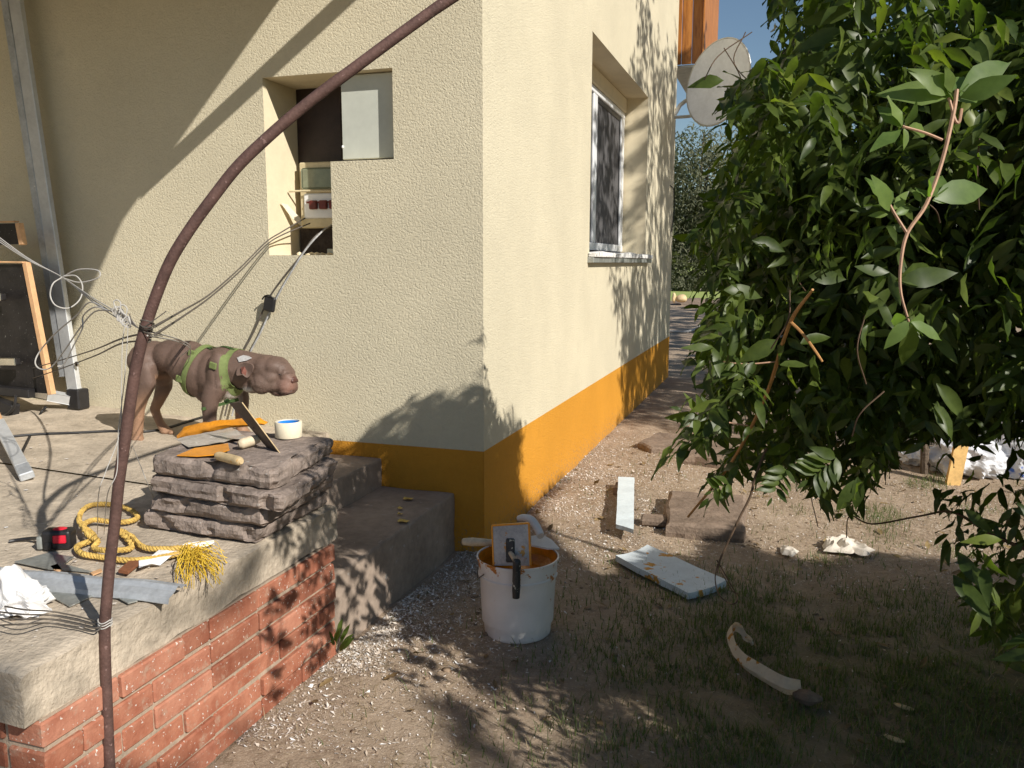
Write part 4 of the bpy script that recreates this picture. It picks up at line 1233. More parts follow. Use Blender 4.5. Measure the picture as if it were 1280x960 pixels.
# ------------------------------------------------------------------ paint bucket with tools
def bucket():
    cx, cy = .468, -.865
    t = thing('paint_bucket', 'white plastic bucket of orange paint standing by the house corner', 'bucket', None, (cx, cy, 0))
    h = .335
    bm = bmesh.new()
    prof = [(.0001, .004), (.132, 0), (.1385, .006), (.1395, .012), (.158, h-.085), (.1585, h-.08), (.166, h-.078), (.1665, h-.070), (.163, h-.066), (.1665, h-.012), (.172, h-.009), (.172, h), (.166, h), (.160, h-.06), (.150, .06), (.0001, .05)]
    lathe(bm, prof, (0, 0, 0), 72)
    # mould steps of the label panel and slight dents
    for v in bm.verts:
        a = math.atan2(v.co.y, v.co.x); z = v.co.z
        r = math.hypot(v.co.x, v.co.y)
        if r > .05:
            k = 1+.006*math.sin(a*2+1)+.004*noise.noise(Vector((v.co.x*8, v.co.y*8, z*8)))
            v.co.x *= k; v.co.y *= k
    o = bmobj('bucket_shell', bm, MT['bucket'], None, True); o.parent = t
    bm = bmesh.new()
    g = {}
    for i in range(25):
        for j in range(40):
            r = .158*i/24; a = 2*math.pi*j/40
            g[i, j] = bm.verts.new((r*math.cos(a), r*math.sin(a), h-.075+.010*noise.noise(Vector((r*math.cos(a)*16, r*math.sin(a)*16, 2)))+.03*max(0, (r-.13)/.03)))
    for i in range(24):
        for j in range(40): bm.faces.new((g[i, j], g[i, (j+1) % 40], g[i+1, (j+1) % 40], g[i+1, j])) if i else None
    for j in range(40): bm.faces.new((g[1, j], g[1, (j+1) % 40], g[0, 0])) if False else None
    bmesh.ops.remove_doubles(bm, verts=bm.verts, dist=1e-5)
    o = bmobj('paint', bm, MT['paintpool'], None, True); o.parent = t
    # orange lining above the paint line
    bm = bmesh.new()
    lathe(bm, [(.1645, h-.004), (.1585, h-.07)], (0, 0, 0), 60)
    o = bmobj('paint_lining', bm, MT['orange'], None, True); o.parent = t
    bm = bmesh.new()
    pts = [(.168*math.cos(a), .168*math.sin(a)-.012, h-.055-.05*math.sin((a-math.pi)/(math.pi*.62)*math.pi)) for a in np.linspace(math.pi, math.pi*1.18, 8)]
    tube(bm, [(-.172, -.01, h-.05), (-.150, -.085, h-.085), (-.115, -.128, h-.060), (-.100, -.142, h-.045)], .0022, 6, 6)
    o = bmobj('bail_wire', bm, MT['wiregrey'], None, True); o.parent = t
    # plastering float standing in the bucket: blade inside, handle outside the near rim
    t2 = thing('plastering_float', 'steel plastering float with a dark handle standing in the paint bucket', 'float')
    Yb = cy-.10
    tl, tr = at_y(615, 657, Yb), at_y(661, 654, Yb)
    bl, br = at_y(617, 707, Yb-.035), at_y(663, 707, Yb-.035)
    bm = bmesh.new(); slabpoly(bm, [tl, tr, br, bl], (0, .0035, 0)); bmobj('blade', bm, MT['steelblade'], t2)
    bm = bmesh.new()
    for (a, b_) in ((tl, tr), (tl, bl), (tr, br)):
        obox(bm, a+np.array([0, .002, 0]), b_+np.array([0, .002, 0]), .010, .007, (0, 1, 0), .001)
    bmobj('blade_rim', bm, MT['orange'], t2)
    m0 = at_y(638, 673, Yb-.012); m1 = at_y(638, 703, Yb-.035)
    bm = bmesh.new(); obox(bm, m0, m1, .036, .016, (1, 0, 0), .004); bmobj('mount', bm, MT['grip'], t2)
    bm = bmesh.new()
    g0 = at_y(640, 694, cy-.145); g1 = at_y(646, 703, cy-.205); g2 = at_y(645, 747, cy-.198)
    tube(bm, [m1*.6+m0*.4, g0, g1*.6+g0*.4], .010, 10, 6)
    bmobj('shank', bm, MT['pale_handle'], t2, True)
    bm = bmesh.new()
    tube(bm, [g1+np.array([0, 0, .012]), g1, g1*.7+g2*.3, g1*.3+g2*.7, g2], [.011, .0165, .0160, .0165, .0145], 16, 6)
    bmobj('grip', bm, MT['grip'], t2, True)
    # white scraper at the back right
    t3 = thing('white_scraper', 'white plastic scraper resting across the back right rim of the bucket', 'scraper')
    Yc = cy+.125
    bm = bmesh.new()
    pts = [at_y(648, 648, Yc+.03), at_y(655, 647, Yc+.02), at_y(664, 650, Yc), at_y(671, 659, Yc-.02), at_y(676, 670, Yc-.06)]
    tube(bm, pts, [.012, .016, .018, .018, .016], 12, 5)
    bmobj('handle', bm, MT['white'], t3, True)
    bm = bmesh.new()
    zz = h+.004
    slabpoly(bm, [at_z(664, 672, zz+.025), at_z(678, 670, zz+.025), at_z(690, 677, zz+.014), at_z(699, 687, zz+.003), at_z(684, 687, zz+.004), at_z(664, 683, zz+.004)], (0, 0, .008))
    bmobj('blade', bm, MT['white'], t3)
    t4 = thing('brush', 'paint brush with a pale handle lying over the back left rim of the bucket', 'brush')
    bm = bmesh.new()
    a = at_z(577, 677, h+.018); b_ = at_z(617, 678, h+.012)
    tube(bm, [a, a+(b_-a)*.06, a+(b_-a)*.35, a+(b_-a)*.7, b_], [.006, .015, .019, .016, .012], 12, 6)
    bmobj('handle', bm, MT['pale_handle'], t4, True)
    bm = bmesh.new(); e_ = b_+(b_-a)*.6; e_[2] -= .05
    obox(bm, b_, e_, .05, .018, (0, 1, 0), .004); bmobj('bristles', bm, MT['orange'], t4)
bucket()

# ------------------------------------------------------------------ things on the ground
def board_from(polypx, thick, mat, name, label, cat, z=.0, curl=0.0, n=16, tilt=None):
    """four-corner board on the ground"""
    c = [at_z(x, y, z+thick) for x, y in polypx]
    bm = bmesh.new(); g = {}
    for s_ in (0, 1):
        for i in range(n+1):
            for j in range(7):
                u, v = i/n, j/6
                p = (c[0]*(1-u)+c[1]*u)*(1-v)+(c[3]*(1-u)+c[2]*u)*v
                zz = curl*(2*u-1)**2 + .003*noise.noise(Vector(p)*7)
                p = p + np.array([0, 0, zz-(thick if s_ else 0)])
                edge = i in (0, n) or j in (0, 6)
                if edge: p = p + np.array([.004*noise.noise(Vector(p)*25), .004*noise.noise(Vector(p)*21+Vector((3, 3, 3))), 0])
                g[s_, i, j] = bm.verts.new(p)
    for i in range(n):
        for j in range(6):
            bm.faces.new((g[0, i, j], g[0, i+1, j], g[0, i+1, j+1], g[0, i, j+1]))
            bm.faces.new((g[1, i, j], g[1, i, j+1], g[1, i+1, j+1], g[1, i+1, j]))
    for i in range(n):
        bm.faces.new((g[0, i, 0], g[1, i, 0], g[1, i+1, 0], g[0, i+1, 0])); bm.faces.new((g[0, i, 6], g[0, i+1, 6], g[1, i+1, 6], g[1, i, 6]))
    for j in range(6):
        bm.faces.new((g[0, 0, j], g[0, 0, j+1], g[1, 0, j+1], g[1, 0, j])); bm.faces.new((g[0, n, j], g[1, n, j], g[1, n, j+1], g[0, n, j+1]))
    bmesh.ops.recalc_face_normals(bm, faces=bm.faces)
    o = bmobj(name, bm, mat); tag(o, label, cat)
    return o
def rough_block(poly, z0, z1, seed, label, name='broken_slab'):
    c = [at_z(x, y, z1) for x, y in poly]
    n_ = len(c)
    bm = bmesh.new()
    cen = sum(c)/n_
    rim = []
    for i in range(n_):
        for k in range(8):
            p = c[i]*(1-k/8)+c[(i+1) % n_]*(k/8)
            d = (p-cen); d /= np.linalg.norm(d)
            rim.append(p + d*.022*noise.noise(Vector(p)*9+Vector((seed, 0, 0))))
    lay = []
    for (sc, zz) in ((.0, z1), (.5, z1), (.93, z1), (1.0, z1-.012), (1.0+.02, (z0+z1)/2), (1.0, z0)):
        if sc == 0: lay.append([bm.verts.new(tuple(cen))]); continue
        row = []
        for p in rim:
            q = cen+(p-cen)*sc
            nz = .012*noise.noise(Vector((q[0]*7, q[1]*7, seed)))
            if zz < z1: q = q+(q-cen)/np.linalg.norm(q-cen)*.016*noise.noise(Vector((q[0]*19, q[1]*19, zz*30+seed)))
            row.append(bm.verts.new((q[0], q[1], zz+nz)))
        lay.append(row)
    R_ = len(rim)
    for k in range(R_): bm.faces.new((lay[0][0], lay[1][k], lay[1][(k+1) % R_]))
    for a in range(1, len(lay)-1):
        for k in range(R_):
            k2 = (k+1) % R_
            bm.faces.new((lay[a][k], lay[a+1][k], lay[a+1][k2], lay[a][k2]))
    bmesh.ops.recalc_face_normals(bm, faces=bm.faces)
    o = bmobj(name, bm, MT['stone'], None, False)
    tag(o, label, 'stone slab', 'broken slabs on the bare ground'); return o
# narrow white strip of foam propped along the wall
rough_block([(773, 650), (774, 640), (789, 640), (789, 650)], -.02, .046, 11, 'little stone propping up the near end of the narrow foam strip')
rough_block([(768, 610), (770, 602), (790, 602), (790, 612)], -.02, .046, 12, 'little stone propping up the far end of the narrow foam strip')
board_from([(770, 655), (773, 596), (793, 597), (792, 662)], .024, MT['foam'], 'foam_strip', 'narrow white foam strip lying on the ground towards the house wall', 'foam board', .049)
board_from([(769, 697), (809, 683), (908, 728), (860, 744)], .032, MT['foamstain'], 'foam_board', 'pale blue foam board with orange paint stains on the shaded ground', 'foam board', -.004, .012)
rough_block([(833, 654), (836, 612), (932, 618), (931, 662)], -.03, .075, 3, 'raised broken paving slab nearest the foam strip, right of it')
rough_block([(798, 552), (822, 540), (872, 543), (880, 553), (858, 560), (815, 559)], -.03, .05, 5, 'low broken slab farthest back, close to the house wall')
rough_block([(855, 568), (878, 541), (960, 545), (962, 578)], -.03, .07, 8, 'flat broken slab half hidden by leaves, right of the farthest one')
bm = boxbm((0, 0, 0), (.16, .13, .045), .012)
bmesh.ops.transform(bm, matrix=Matrix.Translation(tuple(at_z(800, 658, 0)))@Matrix.Rotation(.1, 4, 'Z'), verts=bm.verts)
tag(bmobj('stone_block', bm, MT['stone']), 'small dark stone block between the foam strip and the raised slab', 'stone')

def crumple(polypx, h, label, mat, name='crumpled_paper'):
    c = [at_z(x, y, .004) for x, y in polypx]
    bm = bmesh.new(); g = {}
    n_, m_ = 22, 12
    for i in range(n_+1):
        for j in range(m_+1):
            u, v = i/n_, j/m_
            p = (c[0]*(1-u)+c[1]*u)*(1-v)+(c[3]*(1-u)+c[2]*u)*v
            q = Vector(p)*16
            e = min(1, 5*min(u, 1-u, v, 1-v))
            g[i, j] = bm.verts.new(Vector(p)+Vector((.02*noise.noise(q), .02*noise.noise(q+Vector((7, 7, 7))), h*(1-abs(noise.noise(q*.8+Vector((1, 5, 2))))*1.6)*e+.006)))
    for i in range(n_):
        for j in range(m_): bm.faces.new((g[i, j], g[i+1, j], g[i+1, j+1], g[i, j+1]))
    return tag(bmobj(name, bm, mat), label, 'paper', 'dirty paper scraps on the ground')
crumple([(1027, 690), (1032, 675), (1070, 676), (1066, 694)], .05, 'larger crumpled whitish paper, left half of the scrap pair on the lit ground', MT['dirtypaper'])
crumple([(1058, 690), (1072, 678), (1094, 689), (1078, 697)], .02, 'flat pale paper scrap touching the larger crumpled one on its right', MT['dirtypaper'])
crumple([(975, 694), (978, 683), (998, 690), (992, 697)], .02, 'small pale paper scrap left of the larger crumpled ones on the lit ground', MT['dirtypaper'])
def curled_strip():
    pts = [(940, 806), (938, 801), (932, 796), (926, 787), (918, 784), (915, 796), (919, 811), (930, 826), (948, 838), (965, 848), (983, 857), (998, 859)]
    hs = [.03, .04, .06, .08, .09, .07, .055, .05, .05, .05, .05, .04]
    wd = [.022, .03, .04, .048, .058, .072, .078, .082, .086, .086, .088, .075]
    P = catmull([at_z(x, y, hh) for (x, y), hh in zip(pts, hs)], 6)
    W = np.interp(np.linspace(0, 1, len(P)), np.linspace(0, 1, len(wd)), wd)
    bm = bmesh.new(); rows_ = []
    for i, p in enumerate(P):
        t = P[min(i+1, len(P)-1)]-P[max(i-1, 0)]; t /= np.linalg.norm(t)
        u = np.array([0, 0, 1.]) - t*t[2]; u /= np.linalg.norm(u)
        s_ = np.cross(t, u)
        row = []
        for k in range(7):
            a = (k/6-.5)
            row.append(bm.verts.new(p + u*W[i]*a*1.0*(.75) + s_*W[i]*(.5-abs(a))*.55 + s_*.004*noise.noise(Vector(p)*20+Vector((k, 0, 0)))))
        rows_.append(row)
    for i in range(len(rows_)-1):
        for k in range(6): bm.faces.new((rows_[i][k], rows_[i][k+1], rows_[i+1][k+1], rows_[i+1][k]))
    bmesh.ops.solidify(bm, geom=bm.faces[:], thickness=.003)
    zmin = min(v.co.z for v in bm.verts)
    tag(bmobj('curled_strip', bm, MT['curl'], None, True), 'curled cream strip smeared with orange paint on the shaded grass', 'strip')
curled_strip()
# orange drips and scraps
bm = bmesh.new(); tube(bm, [at_z(995, 868, .02), at_z(1010, 872, .03), at_z(1026, 874, .02)], [.02, .03, .012], 8, 4)
tag(bmobj('clod', bm, MT['stone'], None, True), 'brown clod of earth beside the right end of the curled strip', 'clod')
for (x, y, lab) in ((1118, 924, 'orange brown dead leaf on the shaded grass, nearest the bottom edge'), (1130, 884, 'brown curled dead leaf on the shaded grass, higher of the two')):
    p = at_z(x, y, .012)
    bm = bmesh.new(); ball(bm, (0, 0, 0), (.035, .014, .006), 2)
    for v in bm.verts: v.co.z += .3*v.co.x**2*9
    bmesh.ops.transform(bm, matrix=Matrix.Translation(tuple(p))@Matrix.Rotation(-.4, 4, 'Z'), verts=bm.verts)
    tag(bmobj('dead_leaf', bm, MT['toolhandle'], None, True), lab, 'leaf')
# wooden stake and white sacks at the far right
def stake():
    a = at_z(1190, 604, 0.0); b_ = at_y(1203, 548, a[1]+.05)
    bm = bmesh.new(); obox(bm, a-np.array([0, 0, .05]), b_, .085, .035, (1, .2, 0), .004)
    tag(bmobj('wooden_stake', bm, MT['stakewood']), 'sunlit pale wooden stake standing in front of the white sacks', 'stake')
    a = at_z(1156, 590, 0.0); b_ = at_y(1156, 535, a[1]+.02)
    bm = bmesh.new(); tube(bm, [a-np.array([0, 0, .05]), (a+b_)/2, b_], .03, 8, 3)
    tag(bmobj('post', bm, MT['bark'], None, True), 'grey weathered post left of the pale wooden stake', 'post')
    def sack(x, y, s_, label, seed):
        p = at_z(x, y, 0)
        bm = bmesh.new(); ball(bm, (0, 0, 0), 1, 5)
        for v in bm.verts:
            q = v.co.copy()
            r = 1-.35*abs(noise.noise(q*1.7+Vector((seed, 0, 0))))-.16*abs(noise.noise(q*4+Vector((seed, 3, 0))))
            v.co = Vector((q.x*s_[0]*r, q.y*s_[1]*r, max(q.z, -.55)*s_[2]*r+s_[2]*.5))+Vector(p)
        tag(bmobj('sack', bm, MT['bag'], None, False), label, 'sack', 'white and blue sacks under the bushes')
    sack(1208, 590, (.30, .25, .2), 'white and blue plastic sack right behind the wooden stake', 2)
    sack(1146, 577, (.16, .2, .1), 'small white sack left of the grey post', 6)
    sack(1275, 590, (.34, .3, .34), 'big whitish sack at the right edge of the picture', 9)
stake()

# ------------------------------------------------------------------ satellite dish
def dish():
    c = at_d(897, 103, 10.15)
    t = thing('satellite_dish', 'large pale grey satellite dish on a wall arm at the far house corner', 'satellite dish')
    nrm = Vector((-.60, -.80, .14)).normalized()
    q = nrm.to_track_quat('Z', 'Y').to_matrix().to_4x4()
    M = Matrix.Translation(tuple(c))@q
    bm = bmesh.new()
    R = .50; rows_ = []
    for k in range(13):
        r = R*k/12
        rows_.append([bm.verts.new((r*math.cos(a)*.97, r*math.sin(a)*1.03, -.10*(1-(k/12)**2))) for a in np.linspace(0, 2*math.pi, 49)[:-1]])
    for k in range(12):
        for j in range(48): bm.faces.new((rows_[k][j], rows_[k][(j+1) % 48], rows_[k+1][(j+1) % 48], rows_[k+1][j]))
    bmesh.ops.remove_doubles(bm, verts=bm.verts, dist=1e-5)
    rim = [v for v in bm.verts if math.hypot(v.co.x/.97, v.co.y/1.03) > R-.001]
    bmesh.ops.solidify(bm, geom=bm.faces[:], thickness=.012)
    bmesh.ops.transform(bm, matrix=M, verts=bm.verts)
    bmobj('reflector', bm, MT['dish'], t, True)
    bm = bmesh.new()
    tube(bm, [M@Vector((R*.985*math.cos(a), R*1.045*math.sin(a), .003)) for a in np.linspace(0, 2*math.pi, 41)], .011, 6, 1, cap=False)
    bmobj('rim', bm, MT['metalpipe'], t, True)
    back = M@Vector((0, 0, -.13))
    bm = bmesh.new(); tube(bm, [Vector((0, 7.25, 3.42)), Vector((.25, 7.2, 3.42)), Vector((back.x, back.y+.06, 3.44))], .02, 8, 3)
    tube(bm, [Vector((back.x, back.y+.06, 3.40)), Vector((back.x, back.y+.06, 3.62)), back], .024, 8, 3)
    tube(bm, [Vector((0, 7.28, 3.46)), Vector((.14, 7.25, 3.62)), Vector((back.x, back.y+.06, 3.68))], .026, 8, 3)
    bmobj('mounting_arm', bm, MT['metalpipe'], t, True)
    # thin cables along the far corner
    wire('coax_cable', [at_x(839, 290, .01), at_x(843, 262, .015), at_x(842, 238, .012), at_x(838, 232, .008)], .006, MT['wireblack'], 'thin dark cable loop near the far end of the side wall', 'cable')
    wire('garden_hose', [at_z(838, 414, .02), at_z(856, 415, .02), at_z(870, 411, .02), at_z(880, 404, .02), at_z(884, 398, .03)], .03, MT['wirewhite'], 'pale grey hose on the ground beyond the house corner', 'hose')
dish()
# ------------------------------------------------------------------ the dog
YD = -.50
DK = .00078               # metres per unit of the sketch grid (u to the right, v down), at the dog's distance
def D(u, v, dy=0.0):
    p = at_y(140+u/4.923, 400+v/4.923, YD)
    return np.array([p[0], YD+dy, p[2]])
def DL(u, v, dy): return np.array(at_y(140+u/4.923, 400+v/4.923, YD+dy))
def dog():
    t = thing('dog', 'brown bully dog with tan legs and a green harness standing on the porch', 'dog')
    bm = bmesh.new()
    R = Matrix.Rotation
    def ell(u, v, dy, ru, rv, ry, ang=0):
        M = R(math.radians(ang), 3, 'Y')
        ball(bm, DL(u, v, dy) if abs(dy) >= .06 else D(u, v, dy), (ru*DK, ry, rv*DK), 3, M)
    def limb(chain, n=7):
        for (a, b_) in zip(chain[:-1], chain[1:]):
            for k in range(n+1):
                f = k/n
                p = DL(a[0]*(1-f)+b_[0]*f, a[1]*(1-f)+b_[1]*f, a[2]*(1-f)+b_[2]*f)
                r = a[3]*(1-f)+b_[3]*f
                ry = r*(a[4]*(1-f)+b_[4]*f)
                ball(bm, p, (r, ry, r), 2)
    # trunk
    ell(655, 330, 0, 150, 168, .125)
    ell(560, 318, 0, 170, 178, .125)
    ell(470, 262, 0, 150, 148, .112)
    ell(380, 222, 0, 150, 114, .095)
    ell(255, 225, 0, 128, 108, .100)
    ell(185, 250, 0, 85, 100, .085)
    ell(610, 455, 0, 95, 65, .085, 10)
    ell(720, 400, 0, 85, 95, .095)
    # haunches
    ell(205, 290, -.065, 92, 125, .058, -8); ell(305, 300, .065, 88, 120, .058, -8)
    # shoulders
    ell(650, 330, -.088, 72, 150, .052, 6); ell(740, 330, .088, 72, 140, .05, 6)
    # neck
    limb([(700, 300, 0, .112, .95), (790, 300, 0, .100, .95), (880, 305, 0, .086, .95), (950, 310, 0, .080, 1.0)])
    ell(700, 205, 0, 90, 45, .08, 4)
    # legs
    limb([(195, 300, -.085, .070, .75), (215, 385, -.092, .052, .8), (182, 470, -.092, .040, .85), (166, 545, -.092, .033, .85), (160, 640, -.09, .030, .9), (156, 700, -.09, .030, 1.0)])
    ell(156, 733, -.09, 42, 30, .036); 
    for k in (-1, 0, 1): ell(176+6*(1-abs(k)), 748, -.09+k*.019, 24, 21, .0125)
    limb([(305, 300, .085, .066, .75), (322, 400, .092, .048, .8), (290, 490, .092, .034, .85), (262, 548, .092, .028, .85), (292, 625, .09, .024, .9), (318, 668, .09, .026, 1.0)])
    ell(335, 684, .09, 42, 26, .034)
    for k in (-1, 0, 1): ell(362+6*(1-abs(k)), 694, .09+k*.018, 22, 18, .012)
    limb([(640, 400, -.098, .062, .7), (606, 480, -.108, .049, .85), (600, 560, -.11, .038, .95), (602, 650, -.11, .034, .95), (606, 715, -.11, .033, 1.0)])
    ell(618, 742, -.11, 48, 30, .04)
    for k in (-1, 0, 1): ell(648, 752, -.11+k*.02, 24, 20, .013)
    limb([(770, 400, .095, .056, .7), (795, 480, .10, .045, .85), (798, 560, .10, .036, .95), (795, 640, .10, .032, .95), (798, 672, .10, .031, 1.0)])
    ell(810, 690, .10, 46, 26, .038)
    for k in (-1, 0, 1): ell(838, 696, .10+k*.019, 22, 17, .0125)
    # head
    ell(955, 292, 0, 92, 84, .082); ell(1010, 285, 0, 78, 66, .074); ell(1055, 292, 0, 42, 40, .05)
    ell(955, 385, -.048, 78, 70, .044); ell(955, 385, .048, 78, 70, .044)
    ell(1010, 395, 0, 92, 62, .064)
    ell(1072, 395, 0, 62, 66, .056); ell(1085, 420, -.026, 46, 44, .032); ell(1085, 420, .026, 46, 44, .032)
    ell(1098, 368, 0, 40, 40, .040)
    ell(1096, 405, 0, 42, 56, .050); ell(1040, 452, 0, 62, 18, .042, -4)
    ell(1050, 300, -.034, 36, 26, .024); ell(1050, 300, .034, 36, 26, .024); ell(1074, 330, 0, 46, 46, .058); ell(1000, 340, 0, 90, 60, .078)
    ell(870, 400, 0, 75, 55, .060)
    # docked tail
    limb([(150, 195, 0, .030, 1), (128, 240, 0, .022, 1), (118, 300, 0, .014, 1), (116, 340, 0, .009, 1)])
    me = bpy.data.meshes.new('dog_raw'); bm.to_mesh(me); bm.free()
    tmp = bpy.data.objects.new('dog_raw', me); COL.objects.link(tmp)
    r_ = tmp.modifiers.new('r', 'REMESH'); r_.mode = 'VOXEL'; r_.voxel_size = .0065
    sm = tmp.modifiers.new('s', 'SMOOTH'); sm.iterations = 11; sm.factor = .5
    bpy.context.view_layer.update()
    dg = bpy.context.evaluated_depsgraph_get()
    ev = tmp.evaluated_get(dg)
    me2 = bpy.data.meshes.new_from_object(ev)
    bpy.data.objects.remove(tmp); bpy.data.meshes.remove(me)
    me2.name = 'body'; me2.materials.clear(); me2.materials.append(MT['coat'])
    n = len(me2.vertices)
    co = np.zeros(n*3, np.float32); me2.vertices.foreach_get('co', co); co = co.reshape(-1, 3)
    # wrinkles of skin and muscle lines
    nr = np.zeros(n*3, np.float32); me2.vertices.foreach_get('normal', nr); nr = nr.reshape(-1, 3)
    pp = project(co); U = (pp[:, 0]-140)*4.923; Vv = (pp[:, 1]-400)*4.923
    def blob(u, v, ru, rv, ang=0):
        c, s_ = math.cos(math.radians(ang)), math.sin(math.radians(ang))
        du, dv = U-u, Vv-v
        a, b_ = du*c+dv*s_, -du*s_+dv*c
        return np.exp(-((a/ru)**2+(b_/rv)**2))
    near = (co[:, 1] < YD+.02)
    disp = np.zeros(n)
    for (u, v, ru, rv, ang, amp) in ((690, 350, 8, 90, 4, -.004), (630, 350, 8, 100, -4, -.004), (655, 420, 60, 9, 20, -.003), (255, 330, 12, 80, -25, -.005), (350, 270, 10, 60, 30, -.004), (660, 300, 26, 60, 0, .004),
                                     (1040, 330, 8, 40, 15, -.0055), (1020, 360, 7, 50, 25, -.004), (1060, 345, 40, 6, -10, -.004), (1010, 440, 70, 7, -8, -.006), (1100, 440, 40, 5, 0, -.006), (960, 380, 40, 34, 0, .006),
                                     (820, 300, 8, 90, -10, -.005), (860, 330, 8, 80, -14, -.005), (880, 420, 70, 8, 10, -.004), (1085, 330, 20, 5, 0, -.005)):
        disp += blob(u, v, ru, rv, ang)*amp*.8
    co += nr*disp[:, None]
    me2.vertices.foreach_set('co', co.astype(np.float32).ravel())
    # colour patches of the coat
    base = np.array([.142, .094, .073]); tan = np.array([.31, .185, .115]); white = np.array([.62, .58, .53]); pink = np.array([.25, .135, .10]); dark = np.array([.085, .058, .048])
    C = np.tile(base, (n, 1))
    def lay(mask, col): 
        nonlocal C
        C = C*(1-mask[:, None])+col*mask[:, None]
    sst = lambda x, a, b_: np.clip((x-a)/(b_-a), 0, 1)**2*(3-2*np.clip((x-a)/(b_-a), 0, 1))
    legs = sst(Vv, 400, 560)*((U < 420).astype(float)); lay(legs*.95, tan)
    lay(sst(Vv, 520, 600)*(U > 730)*.9, tan)
    lay(sst(Vv, 640, 720)*(U > 420)*.8, tan)
    mid = (np.abs(co[:, 1]-YD) < .075)
    lay(np.clip(blob(735, 485, 48, 30)*1.6, 0, 1)*(Vv > 440)*mid, white)
    lay(np.clip(blob(700, 505, 45, 16)*1.4, 0, 1)*mid, white)
    lay(np.clip(blob(825, 432, 45, 14)*1.3, 0, 1)*mid, white*.9)
    lay(np.clip(blob(1085, 410, 62, 58)*.9, 0, .7), pink)
    lay(np.clip(blob(960, 375, 60, 50)*.5, 0, .5), np.array([.17, .12, .095]))
    lay(np.clip(blob(290, 352, 60, 16)*.9, 0, .8)*(co[:, 1] > YD-.08), tan)
    lay(np.clip(blob(400, 120, 230, 55)*.5, 0, .4), dark)
    lay(np.clip(blob(1062, 455, 60, 8)*1.1, 0, .9), dark*.6)
    at = me2.attributes.new('coat', 'FLOAT_COLOR', 'POINT')
    at.data.foreach_set('color', np.concatenate([C, np.ones((n, 1))], 1).astype(np.float32).ravel())
    me2.polygons.foreach_set('use_smooth', np.ones(len(me2.polygons), bool))
    me2.update()
    body = link('body', me2, t)
    # short smooth coat lying back along the body
    pi = rng.integers(0, n, 46000)
    base_ = co[pi]+rng.normal(0, .0022, (len(pi), 3)); nn_ = nr[pi]
    back = np.tile(np.array([-1.0, 0, -.45]), (len(pi), 1)); back -= nn_*(back*nn_).sum(1)[:, None]; back /= np.linalg.norm(back, axis=1)[:, None]+1e-6
    dr = back*.9+nn_*.42+rng.normal(0, .16, (len(pi), 3)); L_ = rng.uniform(.004, .0085, len(pi))[:, None]
    sd = np.cross(dr, nn_); sd /= np.linalg.norm(sd, axis=1)[:, None]+1e-6
    base_ = co[pi]-nn_*.0008+sd*rng.normal(0, .003, (len(pi), 1))
    tri = np.stack([base_-sd*.0007, base_+sd*.0007, base_+dr*L_], 1).reshape(-1, 3)
    hair = npmesh('short_coat', tri, np.arange(len(tri)).reshape(-1, 3), MT['coat'], t, False, 3); hair['kind'] = 'stuff'
    ha = hair.data.attributes.new('coat', 'FLOAT_COLOR', 'POINT')
    hc = np.repeat(C[pi]*rng.uniform(.8, 1.25, (len(pi), 1)), 3, 0)
    ha.data.foreach_set('color', np.concatenate([hc, np.ones((len(hc), 1))], 1).astype(np.float32).ravel())
    bvh = BVHTree.FromPolygons([Vector(c) for c in co.astype(float)], [p.vertices[:] for p in me2.polygons])
    def surf(u, v, side=-1, off=0.0):
        o_ = Vector(D(u, v, side*.5)); d_ = Vector((0, -side, 0))
        h = bvh.ray_cast(o_, d_)
        p = h[0] if h[0] is not None else Vector(D(u, v, side*.1))
        return p - d_*off
    # nose, eye, nostril, mouth line, ears
    bm = bmesh.new(); ball(bm, D(1117, 368, 0), (.0145, .026, .020), 3)
    for s_ in (-1, 1): ball(bm, D(1120, 374, s_*.017), (.012, .012, .012), 2)
    bmobj('nose', bm, MT['nose'], t, True)
    for s_ in (-1, 1):
        e = surf(1066, 326, s_, -.0035)
        bm = bmesh.new(); ball(bm, e, (.0075, .005, .0042), 2)
        bmobj('eye', bm, MT['black'], t, True)
        # rose ear: folded flap with a pink hollow
        def ez(u, v, off): 
            p = surf(u, v, s_, 0); return Vector((p.x, p.y+s_*off, p.z))
        bm = bmesh.new()
        outer = [ez(848, 268, .012), ez(872, 250, .022), ez(905, 250, .024), ez(938, 262, .016), ez(940, 292, .012), ez(915, 330, .010), ez(898, 345, .018), ez(880, 325, .026), ez(852, 332, .018), ez(838, 318, .014)]
        mid = ez(895, 290, .004)
        cv = bm.verts.new(mid); rv_ = [bm.verts.new(p) for p in outer]
        for k in range(len(rv_)): bm.faces.new((cv, rv_[k], rv_[(k+1) % len(rv_)]))
        bmesh.ops.subdivide_edges(bm, edges=bm.edges, cuts=2)
        bmesh.ops.smooth_vert(bm, verts=bm.verts, factor=.4, use_axis_x=True, use_axis_y=True, use_axis_z=True)
        bmesh.ops.solidify(bm, geom=bm.faces[:], thickness=.006)
        er = bmobj('ear', bm, None, t, True)
        er.data.materials.append(MT['coatplain'])
        bm = bmesh.new()
        q = [ez(868, 278, .024), ez(890, 272, .026), ez(903, 300, .022), ez(895, 328, .022), ez(876, 312, .026)]
        vs = [bm.verts.new(p) for p in q]; bm.faces.new(vs)
        bmesh.ops.solidify(bm, geom=bm.faces[:], thickness=.003)
        bmobj('ear_hollow', bm, MT['ear'], er)
    bm = bmesh.new()
    pts = [surf(u, v, -1, .0005) for u, v in ((985, 425), (1010, 440), (1040, 450), (1075, 452), (1105, 446), (1122, 430))]
    tube(bm, pts, .0022, 5, 4); bmobj('mouth_line', bm, MT['nose'], t, True)
    # harness: bands wrapped round the trunk
    h = link('harness', None, t)
